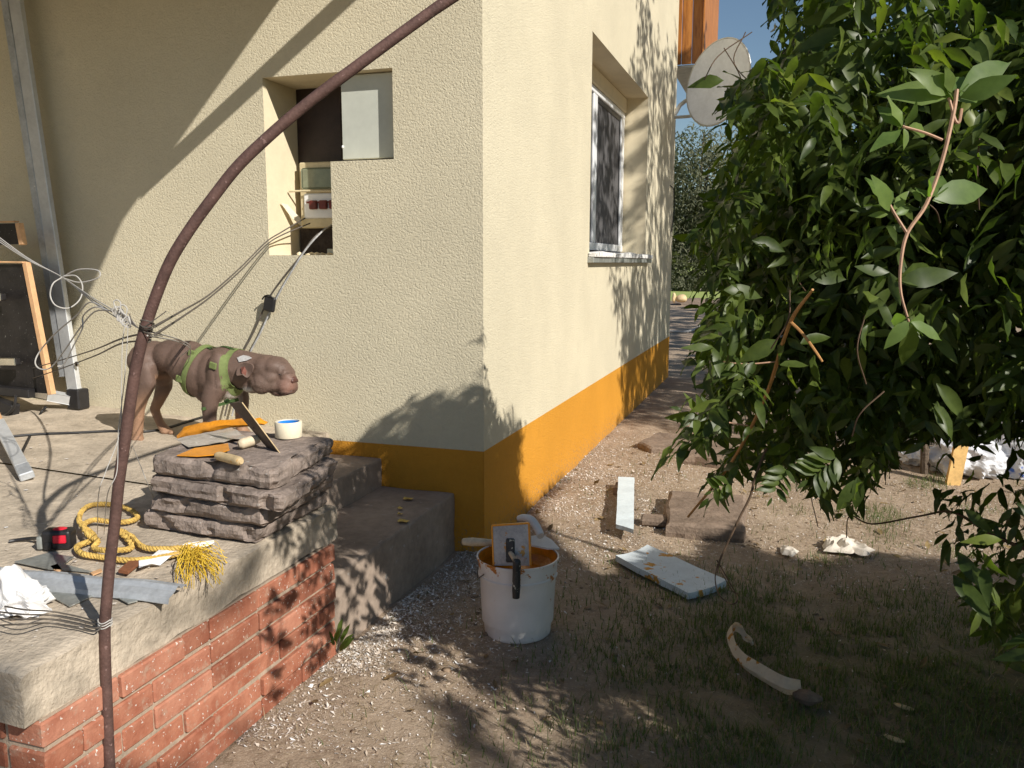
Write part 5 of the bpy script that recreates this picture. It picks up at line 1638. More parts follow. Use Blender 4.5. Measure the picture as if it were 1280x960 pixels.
    def band(top, bot, width, name, mat, a0=0, a1=360, off=.004, n_=60):
        top, bot = np.array(top, float), np.array(bot, float)
        Tp, Bt = D(*top), D(*bot)
        c = (Tp+Bt)/2
        ax1 = (Tp-Bt); ax1 /= np.linalg.norm(ax1)
        ax2 = np.array([0, 1, 0.])
        nrm = np.cross(ax1, ax2)
        bm = bmesh.new(); rows_ = []
        angs = np.radians(np.linspace(a0, a1, n_))
        for a in angs:
            d_ = ax1*math.cos(a)+ax2*math.sin(a)
            row = []
            for w_ in (-.5, -.25, 0, .25, .5):
                o_ = c+nrm*w_*width
                hit = bvh.ray_cast(Vector(o_+d_*.6), Vector(-d_))
                r = np.linalg.norm(np.array(hit[0])-o_) if hit[0] is not None and np.linalg.norm(np.array(hit[0])-o_) < .3 else .15
                row.append(r)
            cap = 1.06/math.sqrt((math.cos(a)/(np.linalg.norm(Tp-Bt)/2))**2+(math.sin(a)/.142)**2)
            row = [min(x_, cap) for x_ in row]
            r = max(row)*.6+np.mean(row)*.4
            rows_.append([bm.verts.new(c+nrm*w_*width+d_*(rr*.75+r*.25+off)) for w_, rr in zip((-.5, -.25, 0, .25, .5), row)])
        for i in range(len(rows_)-1):
            for k in range(4): bm.faces.new((rows_[i][k], rows_[i+1][k], rows_[i+1][k+1], rows_[i][k+1]))
        bmesh.ops.recalc_face_normals(bm, faces=bm.faces)
        bmesh.ops.solidify(bm, geom=bm.faces[:], thickness=-.003)
        return bmobj(name, bm, mat, h, True)
    band((590, 150), (500, 500), .030, 'girth_strap', MT['harness'])
    band((765, 165), (785, 468), .032, 'neck_strap', MT['harness'])
    def strap(path, width, name, mat):
        pts = [np.array(surf(u, v, -1, .006)) for u, v in path]
        P = catmull(pts, 5); bm = bmesh.new(); rows_ = []
        for i, p in enumerate(P):
            tg = P[min(i+1, len(P)-1)]-P[max(i-1, 0)]; tg /= np.linalg.norm(tg)
            s_ = np.cross(tg, [0, -1, 0.]); s_ /= np.linalg.norm(s_)
            rows_.append([bm.verts.new(p-s_*width/2), bm.verts.new(p+s_*width/2)])
        for i in range(len(rows_)-1): bm.faces.new((rows_[i][0], rows_[i+1][0], rows_[i+1][1], rows_[i][1]))
        bmesh.ops.solidify(bm, geom=bm.faces[:], thickness=.003)
        return bmobj(name, bm, mat, h, True)
    strap([(640, 525), (690, 515), (735, 500), (775, 485), (800, 470)], .016, 'chest_strap', MT['harnessdark'])
    pts = []
    for u in (585, 620, 660, 700, 740, 765):
        p = D(u, 60, -.012); hit = bvh.ray_cast(Vector(p), Vector((0, 0, -1)))
        pts.append(np.array(hit[0])+np.array([0, 0, .005]))
    P = catmull(pts, 4); bm = bmesh.new()
    rws = [[bm.verts.new(p+np.array([0, -.014, -.0015])), bm.verts.new(p+np.array([0, .014, -.0005]))] for p in P]
    for i in range(len(rws)-1): bm.faces.new((rws[i][0], rws[i+1][0], rws[i+1][1], rws[i][1]))
    bmesh.ops.solidify(bm, geom=bm.faces[:], thickness=.003)
    bmobj('back_strap', bm, MT['harnessdark'], h, True)
    for (u, v) in ((560, 195), (510, 345), (730, 262)):
        c = surf(u, v, -1, .007)
        bm = boxbm((-.021, -.006, -.017), (.021, .006, .017), .004, Matrix.Translation(c)@Matrix.Rotation(.25, 4, 'Y'))
        bmobj('buckle', bm, MT['harness'], h)
    bm = bmesh.new()
    q = [surf(822, 222, -1, .01), surf(850, 208, -1, .02), surf(885, 215, -1, .02), surf(905, 226, -1, .012), surf(880, 240, -1, .012), surf(842, 248, -1, .008)]
    vs = [bm.verts.new(p) for p in q]; bm.faces.new(vs); bmesh.ops.solidify(bm, geom=bm.faces[:], thickness=.004)
    bmobj('white_tag', bm, MT['white'], h)
    return bvh, surf
MT['coatplain'] = plain('dog_ear_coat', (.15, .098, .078), .7, .12, 40, .1, 100)
DOGBVH, dsurf = dog()
for k in range(2):
    p1 = dsurf(500+60*k, 215+25*k, -1, .004)
    wire('thin_string', [TIE+np.array([.012, -.008, .002-.012*k]), at_d(222, 424+3*k, 2.9), at_d(238, 434+3*k, 3.4), np.array(p1)], .0022, MT['wirewhite'], ('upper' if k == 0 else 'lower')+' of the two pale strings running from the bent pipe across the dog', 'string', 'strings across the dog')
MT['tangrit'] = plain('tan_grit', (.40, .30, .21), .9, .5, 160, .2, 80, spec=.1)
MT['clod'] = plain('earth_clod', (.24, .175, .12), .95, .35, 30, .5, 80, spec=.05)
MT['deadleaf'] = leafmat('dead_leaf', (.16, .10, .05), (.36, .26, .12), .15, .7, tc=1.0)
# ------------------------------------------------------------------ foliage machinery
# lit parts of the place: no leaf may stand between these and the sun (outlines in picture pixels of the lit surfaces)
LIT_FRONT = [(350, -200), (603, -200), (603, 478), (575, 490), (545, 494), (505, 498), (480, 520), (462, 534), (452, 552), (418, 552), (384, 540), (112, 508), (40, 470), (-60, 380), (110, 335), (195, 218)]
LIT_SIDE = [(603, -300), (800, -300), (797, 60), (760, 140), (742, 330), (733, 440), (728, 510), (700, 610), (668, 640), (652, 626), (647, 590), (652, 545), (640, 512), (622, 535), (608, 470)]
LIT_GROUND = [(668, 640), (735, 575), (800, 566), (900, 592), (1000, 588), (1130, 596), (1290, 610), (1300, 700), (1240, 705), (1180, 700), (1110, 690), (1020, 706), (950, 690), (900, 664), (868, 700), (815, 690), (760, 728), (700, 684)]
LIT_DECK = [(-300, 515), (384, 540), (400, 556), (352, 600), (330, 650), (322, 682), (290, 700), (262, 745), (150, 800), (28, 850), (-300, 930)]
LIT_STACK = [(180, 574), (215, 540), (262, 518), (398, 520), (398, 552), (372, 568), (338, 590)]
LIT_BRICK = [(20, 850), (150, 790), (250, 765), (300, 780), (318, 830), (335, 860), (300, 905), (240, 960), (-200, 1010)]
LIT_YARD = [(240, 965), (340, 890), (372, 860), (415, 790), (470, 800), (500, 850), (560, 900), (600, 970), (600, 1100), (240, 1100)]
def inpoly(P, poly):
    x, y = P[:, 0], P[:, 1]
    c = np.zeros(len(P), bool)
    for (x0, y0), (x1, y1) in zip(poly, poly[1:]+poly[:1]):
        if y0 == y1: continue
        k = ((y0 > y) != (y1 > y)) & (x < (x1-x0)*(y-y0)/(y1-y0)+x0)
        c ^= k
    return c
def blocked(P):
    """True where a point's shadow falls on a part that is lit"""
    s = -SUN
    n = len(P)
    best = np.full(n, np.inf); surf_ = np.zeros(n, int)
    def upd(t, ok, k):
        nonlocal best, surf_
        m_ = ok & (t > 0) & (t < best)
        best = np.where(m_, t, best); surf_ = np.where(m_, k, surf_)
    t = (0-P[:, 0])/s[0]; upd(t, (P[:, 1]+t*s[1] > 0) & (P[:, 2]+t*s[2] < 6), 1)
    t = (0-P[:, 1])/s[1]; upd(t, (P[:, 0]+t*s[0] < 0) & (P[:, 2]+t*s[2] > 0), 2)
    t = (.6-P[:, 2])/s[2]; X = P[:, 0]+t*s[0]; Y = P[:, 1]+t*s[1]
    upd(t, ((X < -.17) & (Y > -2.68) & (Y < -1.235)) | ((X < -.93) & (Y >= -1.235) & (Y < 0)), 3)
    t = (.885-P[:, 2])/s[2]; X = P[:, 0]+t*s[0]; Y = P[:, 1]+t*s[1]; upd(t, (X > -.72) & (X < -.10) & (Y > -1.82) & (Y < -1.2), 6)
    t = (-.62-P[:, 1])/s[1]; X = P[:, 0]+t*s[0]; Z = P[:, 2]+t*s[2]; upd(t, (X > -2.0) & (X < -.78) & (Z > .62) & (Z < 1.17), 7)
    t = (-.17-P[:, 0])/s[0]; Y = P[:, 1]+t*s[1]; Z = P[:, 2]+t*s[2]; upd(t, (Y > -2.68) & (Y < -1.235) & (Z < .6) & (Z > 0), 4)
    t = (0-P[:, 2])/s[2]; upd(t, np.ones(n, bool), 5)
    L = P + np.where(np.isfinite(best), best, 0)[:, None]*s
    q = project(L)[:, :2]
    jit = rng.normal(0, 3.0, (n, 2)); q = q+jit
    out = np.zeros(n, bool)
    out |= (surf_ == 2) & inpoly(q, LIT_FRONT)
    out |= (surf_ == 1) & inpoly(q, LIT_SIDE)
    out |= (surf_ == 5) & (inpoly(q, LIT_GROUND) | inpoly(q, LIT_YARD))
    out |= (surf_ == 3) & inpoly(q, LIT_DECK)
    out |= ((surf_ == 6) & inpoly(q, LIT_STACK)) | (surf_ == 7)
    out |= (surf_ == 4) & (inpoly(q, LIT_BRICK) | inpoly(q, LIT_DECK))
    return out

def leaf_shape(n=5, wmax=.21, fold=.16, curl=.14, wav=.02):
    """leaf along +Y, length 1; returns verts and quads"""
    V, Q = [], []
    prof = [.04, .72, 1.0, .86, .50, .02] if n == 5 else [.05, .95, .85, .03]
    ys = np.linspace(0, 1, len(prof))
    for i, (y, w_) in enumerate(zip(ys, prof)):
        z = -curl*y*y
        h = w_*wmax
        V += [(-h, y, z+fold*h+wav*math.sin(i*2.3)), (0, y, z), (h, y, z+fold*h-wav*math.sin(i*1.9+1))]
    for i in range(len(prof)-1):
        a = i*3
        Q += [(a, a+1, a+4, a+3), (a+1, a+2, a+5, a+4)]
    return np.array(V, float), np.array(Q, int)
def unit(v): return v/(np.linalg.norm(v, axis=-1, keepdims=True)+1e-9)
def frames(dirs, ups):
    """basis with y along dirs and z near ups -> (n,3,3) columns x,y,z"""
    y = unit(dirs); x = unit(np.cross(y, ups)); z = np.cross(x, y)
    return np.stack([x, y, z], -1)
def merge_leaves(name, pos, B, size, shape, mat, parent=None):
    V0, Q0 = shape
    n = len(pos)
    V = np.einsum('nij,kj->nki', B, V0)*size[:, None, None] + pos[:, None, :]
    Q = Q0[None]+(np.arange(n)*len(V0))[:, None, None]
    o = npmesh(name, V.reshape(-1, 3), Q.reshape(-1, 4), mat, parent, True)
    return o
def make_sprays(cen, out, nl, length, lsize, droop=.5):
    """compound leaves: returns leaflet positions, directions, ups, sizes"""
    n = len(cen)
    d = unit(out + rng.normal(0, .35, (n, 3)) + np.array([0, 0, -droop]))
    up = unit(np.array([0, 0, 1.0]) + rng.normal(0, .35, (n, 3)))
    side = unit(np.cross(d, up)); up = np.cross(side, d)
    PP, DD, UU, SS = [], [], [], []
    for k in range(nl):
        pair = k//2; s_ = 1 if k % 2 else -1
        last = (k == nl-1)
        f = (pair+1)/((nl+1)//2)
        p = cen + d*(length*f)[:, None] + np.array([0, 0, -1.0])*(length*.25*f*f)[:, None]
        if last: dd = d + np.array([0, 0, -.3])
        else: dd = side*s_*.95 + d*.55 + up*rng.normal(0, .25, (n, 1)) + np.array([0, 0, -.28])
        dd = dd + rng.normal(0, .16, (n, 3))
        PP.append(p); DD.append(dd); UU.append(up+rng.normal(0, .28, (n, 3))); SS.append(lsize*(.72+.45*math.sin(math.pi*min(f, .9)))*rng.uniform(.8, 1.15, n))
    return np.concatenate(PP), np.concatenate(DD), np.concatenate(UU), np.concatenate(SS)
def in_lobes(lobes, n, shell=.55):
    vol = np.array([l[3]*l[4]*l[5] for l in lobes]); vol = vol/vol.sum()
    ids = rng.choice(len(lobes), n, p=vol)
    L = np.array(lobes)[ids]
    d = unit(rng.normal(0, 1, (n, 3)))
    r = rng.uniform(shell**3, 1, n)**(1/3)
    return L[:, :3]+d*L[:, 3:6]*r[:, None], d

# ------------------------------------------------------------------ the big shrub on the right
SIL = [(922, -300), (928, -20), (950, 30), (968, 62), (935, 84), (900, 108), (905, 140), (926, 165), (905, 205), (888, 238), (872, 286), (846, 300), (885, 325), (905, 362), (868, 410), (884, 460), (872, 500), (846, 520), (868, 560), (893, 604), (930, 606), (962, 612), (985, 585), (1000, 606), (1040, 648), (1078, 640), (1108, 588), (1128, 572), (1150, 590), (1168, 628), (1172, 700), (1196, 735), (1220, 790), (1262, 835), (1300, 870), (1500, 870), (1500, -300)]
GAP = [(1120, 556), (1180, 548), (1215, 556), (1300, 550), (1300, 606), (1215, 612), (1120, 606)]
GAP2 = [(1110, 600), (1300, 606), (1300, 730), (1190, 735), (1110, 680)]
SKYGAP = [(905, -40), (948, -40), (968, 55), (940, 80), (905, 60)]
shrub = thing('climbing_shrub', 'big dark leafy shrub with compound leaves filling the right side', 'shrub')
shrub_lobes = [(2.35, -1.35, 1.75, 1.0, .8, 1.0), (1.72, -1.55, 2.15, .55, .6, .65), (1.70, -1.30, 1.40, .50, .5, .55), (2.75, -1.5, 1.0, .8, .6, .65),
               (3.3, -1.1, 1.9, 1.2, 1.0, 1.2), (1.95, -2.15, 2.05, .45, .4, .55), (1.95, -1.9, 1.45, .45, .45, .45), (1.55, -1.0, 1.25, .4, .5, .45), (1.62, -.9, 1.8, .45, .5, .6), (2.2, -2.05, .95, .3, .4, .45)]
c, o_ = in_lobes(shrub_lobes, 5000, .2)
ls = rng.uniform(.044, .09, len(c))
P_, D_, U_, S_ = make_sprays(c, o_*np.array([1, 1, .4]), 11, rng.uniform(.16, .30, len(c)), ls, .75)
tip = P_ + unit(D_)*(S_*.6)[:, None]
# extra sprays that keep the sun off the steps and the end of the porch slab
SH_ = [(346, 602), (420, 552), (478, 574), (572, 620), (575, 676), (440, 780), (412, 782), (405, 720), (424, 650), (345, 690)]
xx, yy = rng.uniform(330, 580, 4200), rng.uniform(550, 790, 4200)
kk = inpoly(np.stack([xx, yy], -1), SH_); xx, yy = xx[kk], yy[kk]
Qs = []
for x_, y_ in zip(xx, yy):
    a_ = at_z(x_, y_, .60); b_ = at_z(x_, y_, .317); c2 = at_x(x_, y_, -.168)
    st_ = at_x(x_, y_, -.13)
    if -1.80 < st_[1] < -1.22 and .61 < st_[2] < .87: Qs.append(st_)
    elif a_[1] < -1.235 and a_[0] < -.17: Qs.append(a_)
    elif x_ > 412 and b_[0] < -.166: Qs.append(b_)
    else: Qs.append(c2)
Qs = np.array(Qs)[:900]
cs = Qs+SUN*rng.uniform(.80, 1.45, (len(Qs), 1))+rng.normal(0, .03, (len(Qs), 3))
ps, ds, us, ss = make_sprays(cs, rng.normal(0, 1, cs.shape)*np.array([1, 1, .3]), 7, rng.uniform(.08, .16, len(cs)), rng.uniform(.045, .075, len(cs)))
P_, D_, U_, S_ = np.concatenate([P_, ps]), np.concatenate([D_, ds]), np.concatenate([U_, us]), np.concatenate([S_, ss])
tip = P_ + unit(D_)*(S_*.6)[:, None]
q = project(tip); q0 = project(P_)
keep = ~blocked(tip)
infr = q[:, 2] > 0
ok = inpoly(q[:, :2], SIL) & inpoly(q0[:, :2], SIL)
vis_x = q[:, 0] < 1500
keep &= np.where(infr & vis_x, ok, True)
keep &= ~(inpoly(q[:, :2], GAP) & (rng.random(len(q)) < .93))
keep &= ~(inpoly(q[:, :2], GAP2) & (rng.random(len(q)) < .72))
keep &= ~(inpoly(q[:, :2], SKYGAP) & (rng.random(len(q)) < .97))
keep &= (q[:, 2] > 1.36) | ~infr
keep &= P_[:, 2] > .12
P_, D_, U_, S_ = P_[keep], D_[keep], U_[keep], S_[keep]
# loose drooping sprays along the outline
edge = [(955, 70), (960, 118), (955, 150), (945, 205), (930, 238), (915, 286), (910, 310), (925, 345), (930, 380), (905, 415), (912, 460), (900, 500), (900, 545), (915, 585)]
ce, oe = [], []
for (x0, y0), (x1, y1) in zip(edge[:-1], edge[1:]):
    for k in range(7):
        f = rng.random(); d_ = rng.uniform(1.7, 3.0)
        ce.append(at_d(x0+(x1-x0)*f+rng.uniform(8, 40), y0+(y1-y0)*f+rng.uniform(-14, 10), d_)); oe.append(-RT*1.0+FW*rng.normal(0, .4)+np.array([0, 0, -.35]))
ce, oe = np.array(ce), np.array(oe)
pe, de, ue, se = make_sprays(ce, oe*1.6, 9, rng.uniform(.10, .19, len(ce)), rng.uniform(.045, .075, len(ce)), .3)
ke = ~blocked(pe+unit(de)*(se*.6)[:, None]) & ~inpoly(project(pe)[:, :2], [(700, 0), (850, 0), (862, 60), (925, 60), (925, 150), (862, 160), (872, 290), (876, 420), (852, 480), (838, 560), (700, 620)])
P_, D_, U_, S_ = np.concatenate([P_, pe[ke]]), np.concatenate([D_, de[ke]]), np.concatenate([U_, ue[ke]]), np.concatenate([S_, se[ke]])
# explicit sprays that stand out in front, leaf by leaf: (base px, tip px, base distance, tip distance, relative width)
EX = []
def ex(x0, y0, x1, y1, d0, d1=None, up=None): EX.append((at_d(x0, y0, d0), at_d(x1, y1, d0 if d1 is None else d1), up))
dS = 1.22
for a in ((1188, 120, 1102, 108), (1186, 118, 1150, 84), (1190, 116, 1184, 82), (1194, 118, 1206, 88), (1200, 122, 1272, 96), (1196, 124, 1236, 112), (1200, 112, 1268, 74), (1186, 122, 1150, 112), (1192, 126, 1180, 100),
          (1128, 160, 1098, 124), (1126, 162, 1088, 186), (1130, 160, 1134, 186), (1132, 158, 1150, 132), (1134, 160, 1168, 164), (1128, 158, 1112, 118),
          (1112, 262, 1088, 214), (1112, 264, 1100, 220), (1114, 264, 1084, 244), (1116, 262, 1138, 238), (1118, 268, 1140, 258), (1110, 268, 1086, 268),
          (1158, 248, 1148, 226), (1160, 246, 1166, 222), (1164, 246, 1182, 212), (1168, 248, 1244, 228), (1166, 250, 1196, 244), (1152, 252, 1140, 236),
          (1134, 398, 1108, 402), (1136, 400, 1108, 436), (1138, 402, 1172, 410), (1140, 402, 1180, 424), (1134, 398, 1152, 384), (1140, 406, 1132, 462), (1120, 350, 1180, 334), (1122, 352, 1200, 340), (1124, 350, 1168, 352)):
    ex(*a, dS, dS+rng.uniform(-.05, .05))
for (r0, r1, n_, ln, d_) in (((932, 532), (852, 512), 5, 26, 2.3), ((968, 452), (884, 452), 6, 26, 2.3), ((1060, 560), (1010, 600), 5, 30, 2.0), ((920, 600), (890, 614), 3, 18, 2.2), ((990, 572), (965, 622), 4, 22, 2.2)):
    ax_ = np.array(r1, float)-np.array(r0, float)
    L_ = np.linalg.norm(ax_); ax_ /= L_; nn = np.array([-ax_[1], ax_[0]])
    for k in range(n_):
        p = np.array(r0)+ax_*L_*(.3+.62*k/n_)
        for s_ in (-1, 1):
            tp = p+ax_*ln*.45+nn*s_*ln*.85
            ex(p[0], p[1], tp[0], tp[1], d_, d_-.03)
    tp = np.array(r1)+ax_*ln*.6; ex(r1[0], r1[1], tp[0], tp[1], d_)
for a in ((972, 425, 925, 452, 1.9), (975, 456, 1012, 452, 1.8), (905, 362, 958, 366, 1.9), (930, 396, 888, 424, 2.0), (1000, 430, 1040, 416, 1.9), (1068, 600, 1048, 640, 1.9), (1072, 596, 1074, 640, 1.9), (900, 500, 862, 516, 2.2), (940, 300, 985, 312, 2.0), (1010, 345, 1062, 348, 1.9), (905, 100, 862, 104, 2.3), (960, 110, 1008, 132, 2.2),
          (1030, 120, 1000, 60, 2.0), (985, 80, 975, 118, 2.0), (1020, 130, 1060, 150, 1.9)):
    ex(*a)
EXP = np.array([e[0] for e in EX]); EXD = np.array([e[1]-e[0] for e in EX]); EXS = np.linalg.norm(EXD, axis=1)
sunish = unit(SDIR*.75+unit(CAM-EXP)*.75+rng.normal(0, .32, (len(EX), 3)))
def corridor_keep(P, targets, rad):
    k = np.ones(len(P), bool)
    for T in targets:
        v = P-T; t = v@SDIR
        d2 = (v*v).sum(1)-t*t
        k &= ~((t > .015) & (d2 < rad*rad))
    return k
EXC = np.concatenate([EXP+EXD*.5, EXP+EXD*.85])
kk = corridor_keep(P_+unit(D_)*(S_*.5)[:, None], EXC, .06)
P_, D_, U_, S_ = P_[kk], D_[kk], U_[kk], S_[kk]
# choose the individually built leaves: nearest big ones that the camera can see
q = project(P_+unit(D_)*(S_*.5)[:, None])
Bm = frames(D_, U_)
facing = np.abs(np.einsum('ni,ni->n', Bm[:, :, 2], unit(CAM-P_)))
apx = S_/np.maximum(q[:, 2], .3)*np.sqrt(facing+.08)
inside = (q[:, 2] > 0) & (q[:, 0] > 0) & (q[:, 0] < 1275) & (q[:, 1] > 5) & (q[:, 1] < 955)
# coarse depth buffer to drop hidden ones
W_, H_ = 320, 240
zb = np.full((H_, W_), np.inf)
V0, Q0 = leaf_shape()
for f in (.2, .4, .55, .7, .85):
    for side_ in (-.1, 0, .1):
        pt = project(P_+Bm[:, :, 1]*(S_*f)[:, None]+Bm[:, :, 0]*(S_*side_)[:, None])
        ii = (pt[:, 2] > 0) & (pt[:, 0] >= 0) & (pt[:, 0] < 1280) & (pt[:, 1] >= 0) & (pt[:, 1] < 960)
        np.minimum.at(zb, ((pt[ii, 1]/4).astype(int), (pt[ii, 0]/4).astype(int)), pt[ii, 2])
vis = np.zeros(len(P_))
for f in (.3, .5, .7):
    pt = project(P_+Bm[:, :, 1]*(S_*f)[:, None])
    xi = np.clip((pt[:, 0]/4).astype(int), 0, W_-1); yi = np.clip((pt[:, 1]/4).astype(int), 0, H_-1)
    vis += (pt[:, 2] < zb[yi, xi]+.012)
inside &= vis >= 2
order = np.argsort(-np.where(inside, apx, -1))
NS = 298-len(EX)
single = order[:NS]
rest = np.ones(len(P_), bool); rest[single] = False
shapes = [leaf_shape(wmax=.150, curl=.2), leaf_shape(wmax=.155, fold=.30, curl=.30, wav=.035), leaf_shape(wmax=.135, fold=.10, curl=.08, wav=.035), leaf_shape(wmax=.165, fold=.5, curl=.2, wav=.02)]
leafmes = []
for sh_ in shapes:
    o = npmesh('leaf', sh_[0], sh_[1], MT['leaf'], None, True)
    leafmes.append(o.data); bpy.data.objects.remove(o)
youngmes = []
for m_ in leafmes:
    y_ = m_.copy(); y_.materials.clear(); y_.materials.append(MT['youngleaf']); youngmes.append(y_)
def add_leaf(p, d, up, s, k, parent=shrub, mes=None, wide=1.0):
    B = frames(np.array([d]), np.array([up]))[0]
    B[:, 0] *= wide
    o = bpy.data.objects.new('leaf', (mes or leafmes)[k]); COL.objects.link(o); o.parent = parent
    M = Matrix.Identity(4)
    for i in range(3):
        for j in range(3): M[i][j] = B[i, j]*s
        M[i][3] = p[i]
    o.matrix_local = M
for i, k in enumerate(single): add_leaf(P_[k], D_[k], U_[k], S_[k], i % 4)
for i in range(len(EX)): add_leaf(EXP[i], EXD[i], sunish[i], EXS[i], i % 4, shrub, youngmes if i < 31 else leafmes, 1.4 if i < 31 else 1.25)
o = merge_leaves('foliage', P_[rest], Bm[rest], S_[rest], shapes[1], MT['leaf'], shrub); o['kind'] = 'stuff'
SUNLIT = np.concatenate([EXC, (P_+unit(D_)*(S_*.5)[:, None])[single[rng.permutation(len(single))[:215]]]])
# stems
def stem(name, pts, r, mat, sides=6): return tubeobj(name, pts, r, mat, shrub, sides, 6)
for (bx, by, tx, ty, tz) in ((3.0, -.95, 2.3, -1.4, 2.4), (2.9, -.9, 3.3, -1.2, 2.8), (3.1, -1.0, 1.8, -1.4, 2.2), (2.95, -.95, 2.1, -1.1, 1.5)):
    stem('stem', [(bx, by, -.05), (bx*.75+tx*.25, by*.75+ty*.25, tz*.35), (bx*.35+tx*.65, by*.35+ty*.65, tz*.75), (tx, ty, tz)], [.035, .025, .016, .006], MT['bark'])
stem('branch', [at_d(1196, 112, dS), at_d(1192, 140, dS), at_d(1178, 200, dS), at_d(1158, 255, dS), at_d(1134, 292, dS), at_d(1126, 330, dS), at_d(1126, 365, dS), at_d(1136, 402, dS)], [.0032, .0032, .003, .003, .0028, .0025, .002, .0016], MT['pinkstem'])
stem('branch', [at_d(1186, 122, dS), at_d(1194, 150, dS), at_d(1199, 152, dS), at_d(1202, 136, dS)], .0022, MT['pinkstem'])
stem('branch', [at_d(1134, 292, dS), at_d(1120, 270, dS), at_d(1112, 256, dS)], .0022, MT['pinkstem'])
stem('branch', [at_d(1178, 175, dS), at_d(1156, 166, dS), at_d(1128, 158, dS)], .002, MT['pinkstem'])
stem('branch', [at_d(935, 532, 2.3), at_d(900, 527, 2.3), at_d(862, 526, 2.3)], .0022, MT['pinkstem'])
stem('branch', [at_d(972, 452, 2.3), at_d(930, 455, 2.3), at_d(895, 450, 2.3)], .0022, MT['pinkstem'])
stem('cane', [at_d(860, 646, 2.9), at_d(913, 580, 2.55), at_d(955, 500, 2.1), at_d(978, 430, 1.75), at_d(992, 395, 1.6), at_d(1016, 362, 1.5)], [.004, .0048, .0048, .0045, .004, .0025], MT['cane'])
stem('cane', [at_d(988, 402, 1.62), at_d(1004, 418, 1.6), at_d(1020, 440, 1.6), at_d(1028, 452, 1.6)], [.003, .0028, .0025, .002], MT['cane'])
tw = 2.3
stem('hanging_twig', [at_d(958, 560, tw), at_d(944, 596, tw), at_d(938, 620, tw), at_d(924, 648, tw), at_d(910, 678, tw), at_d(900, 700, tw), at_d(897, 716, tw)], [.0045, .004, .004, .0036, .0034, .003, .002], MT['twig'])
stem('hanging_twig', [at_d(897, 705, tw), at_d(894, 725, tw), at_d(900, 745, tw), at_d(915, 755, tw), at_d(922, 748, tw), at_d(912, 728, tw), at_d(903, 712, tw), at_d(896, 700, tw)], .0018, MT['twig'])
stem('hanging_twig', [at_d(900, 712, tw), at_d(915, 738, tw), at_d(924, 742, tw)], .0015, MT['twig'])
stem('hanging_twig', [at_d(1290, 690, 1.9), at_d(1240, 668, 2.1), at_d(1190, 640, 2.4), at_d(1150, 645, 2.6), at_d(1090, 655, 2.8), at_d(1062, 645, 2.9), at_d(1058, 672, 2.95)], [.005, .0045, .004, .003, .003, .002, .002], MT['twig'])
for (a, b_, cc) in (((905, 60), (925, 95), (932, 130)), ((880, 100), (898, 70), (940, 40)), ((932, 40), (918, 80), (960, 122)), ((1005, 20), (985, 60), (940, 90))):
    stem('tendril', [at_d(*a, 2.2), at_d(*b_, 2.2), at_d(*cc, 2.2)], .0015, MT['twig'])
for k in range(14):
    y0 = rng.uniform(20, 560); x0 = rng.uniform(930, 1270); d_ = rng.uniform(1.6, 2.8)
    dx, dy = rng.uniform(-70, 40), rng.uniform(20, 110)
    stem('twig', [at_d(x0, y0, d_), at_d(x0+dx*.5+rng.uniform(-12, 12), y0+dy*.5, d_), at_d(x0+dx, y0+dy, d_+.05)], .0016, MT['twig'], 5)

# ------------------------------------------------------------------ trees that shade the place from outside the frame
def tree(name, label, lobes, n, ls, trunk, leafmat, group=None, shadow=True, droop=.3, nl=7, spray=.3, shape=None):
    t = thing(name, label, 'tree', group)
    c, o_ = in_lobes(lobes, n, .3)
    P1, D1, U1, S1 = make_sprays(c, o_*np.array([1, 1, .4]), nl, rng.uniform(spray*.6, spray*1.2, n), rng.uniform(ls*.75, ls*1.2, n), droop)
    if shadow:
        k = ~blocked(P1+unit(D1)*(S1*.5)[:, None])
        k &= corridor_keep(P1+unit(D1)*(S1*.5)[:, None], SUNLIT, .085)
        P1, D1, U1, S1 = P1[k], D1[k], U1[k], S1[k]
    o = merge_leaves('crown', P1, frames(D1, U1), S1, shape or leaf_shape(3, .24, .2, .15), leafmat, t); o['kind'] = 'stuff'
    bm = bmesh.new()
    tube(bm, trunk[0], trunk[1], 10, 5)
    top = np.array(trunk[0][-2])
    for l in lobes:
        for q in range(3):
            e = np.array(l[:3])+rng.normal(0, .35, 3)*np.array(l[3:6])
            if shadow and blocked(np.array([top*(1-f)+e*f+np.array([0, 0, .6*f*(1-f)]) for f in np.linspace(.05, 1, 14)])).any(): continue
            tube(bm, [top, top*.5+e*.5+np.array([0, 0, .15]), e], [trunk[1][-2]*.6, trunk[1][-2]*.35, .012], 7, 5)
    bmobj('trunk', bm, MT['bark'], t, True)
    return t
tree('shade_tree', 'broad leafy tree standing right of the camera, shading the foreground', [(8.6, -4.7, 5.7, 2.3, 1.4, 1.2), (7.2, -4.8, 5.2, 1.1, .9, .9), (9.9, -4.3, 6.2, 1.9, 1.4, 1.3), (8.0, -6.0, 5.9, 1.8, 1.0, 1.2)], 3900, .10, ([(9.4, -6.6, -.2), (9.3, -6.4, 1.8), (9.1, -5.9, 3.8), (8.9, -5.2, 5.4)], [.17, .13, .10, .03]), MT['leaffar'])
tree('orchard_tree', 'long leafy tree row beside the yard, shading the ground beyond the house', [(7.2, 9.5, 5.0, 2.0, 3.0, 2.0), (8.0, 14, 5.5, 2.4, 3.2, 2.2), (8.5, 19, 6.0, 2.6, 3.4, 2.4)], 2400, .2, ([(8.2, 13, -.2), (8.1, 13, 2.0), (8.0, 13.2, 3.6), (7.9, 13.6, 6.5)], [.2, .16, .12, .03]), MT['leaffar'])
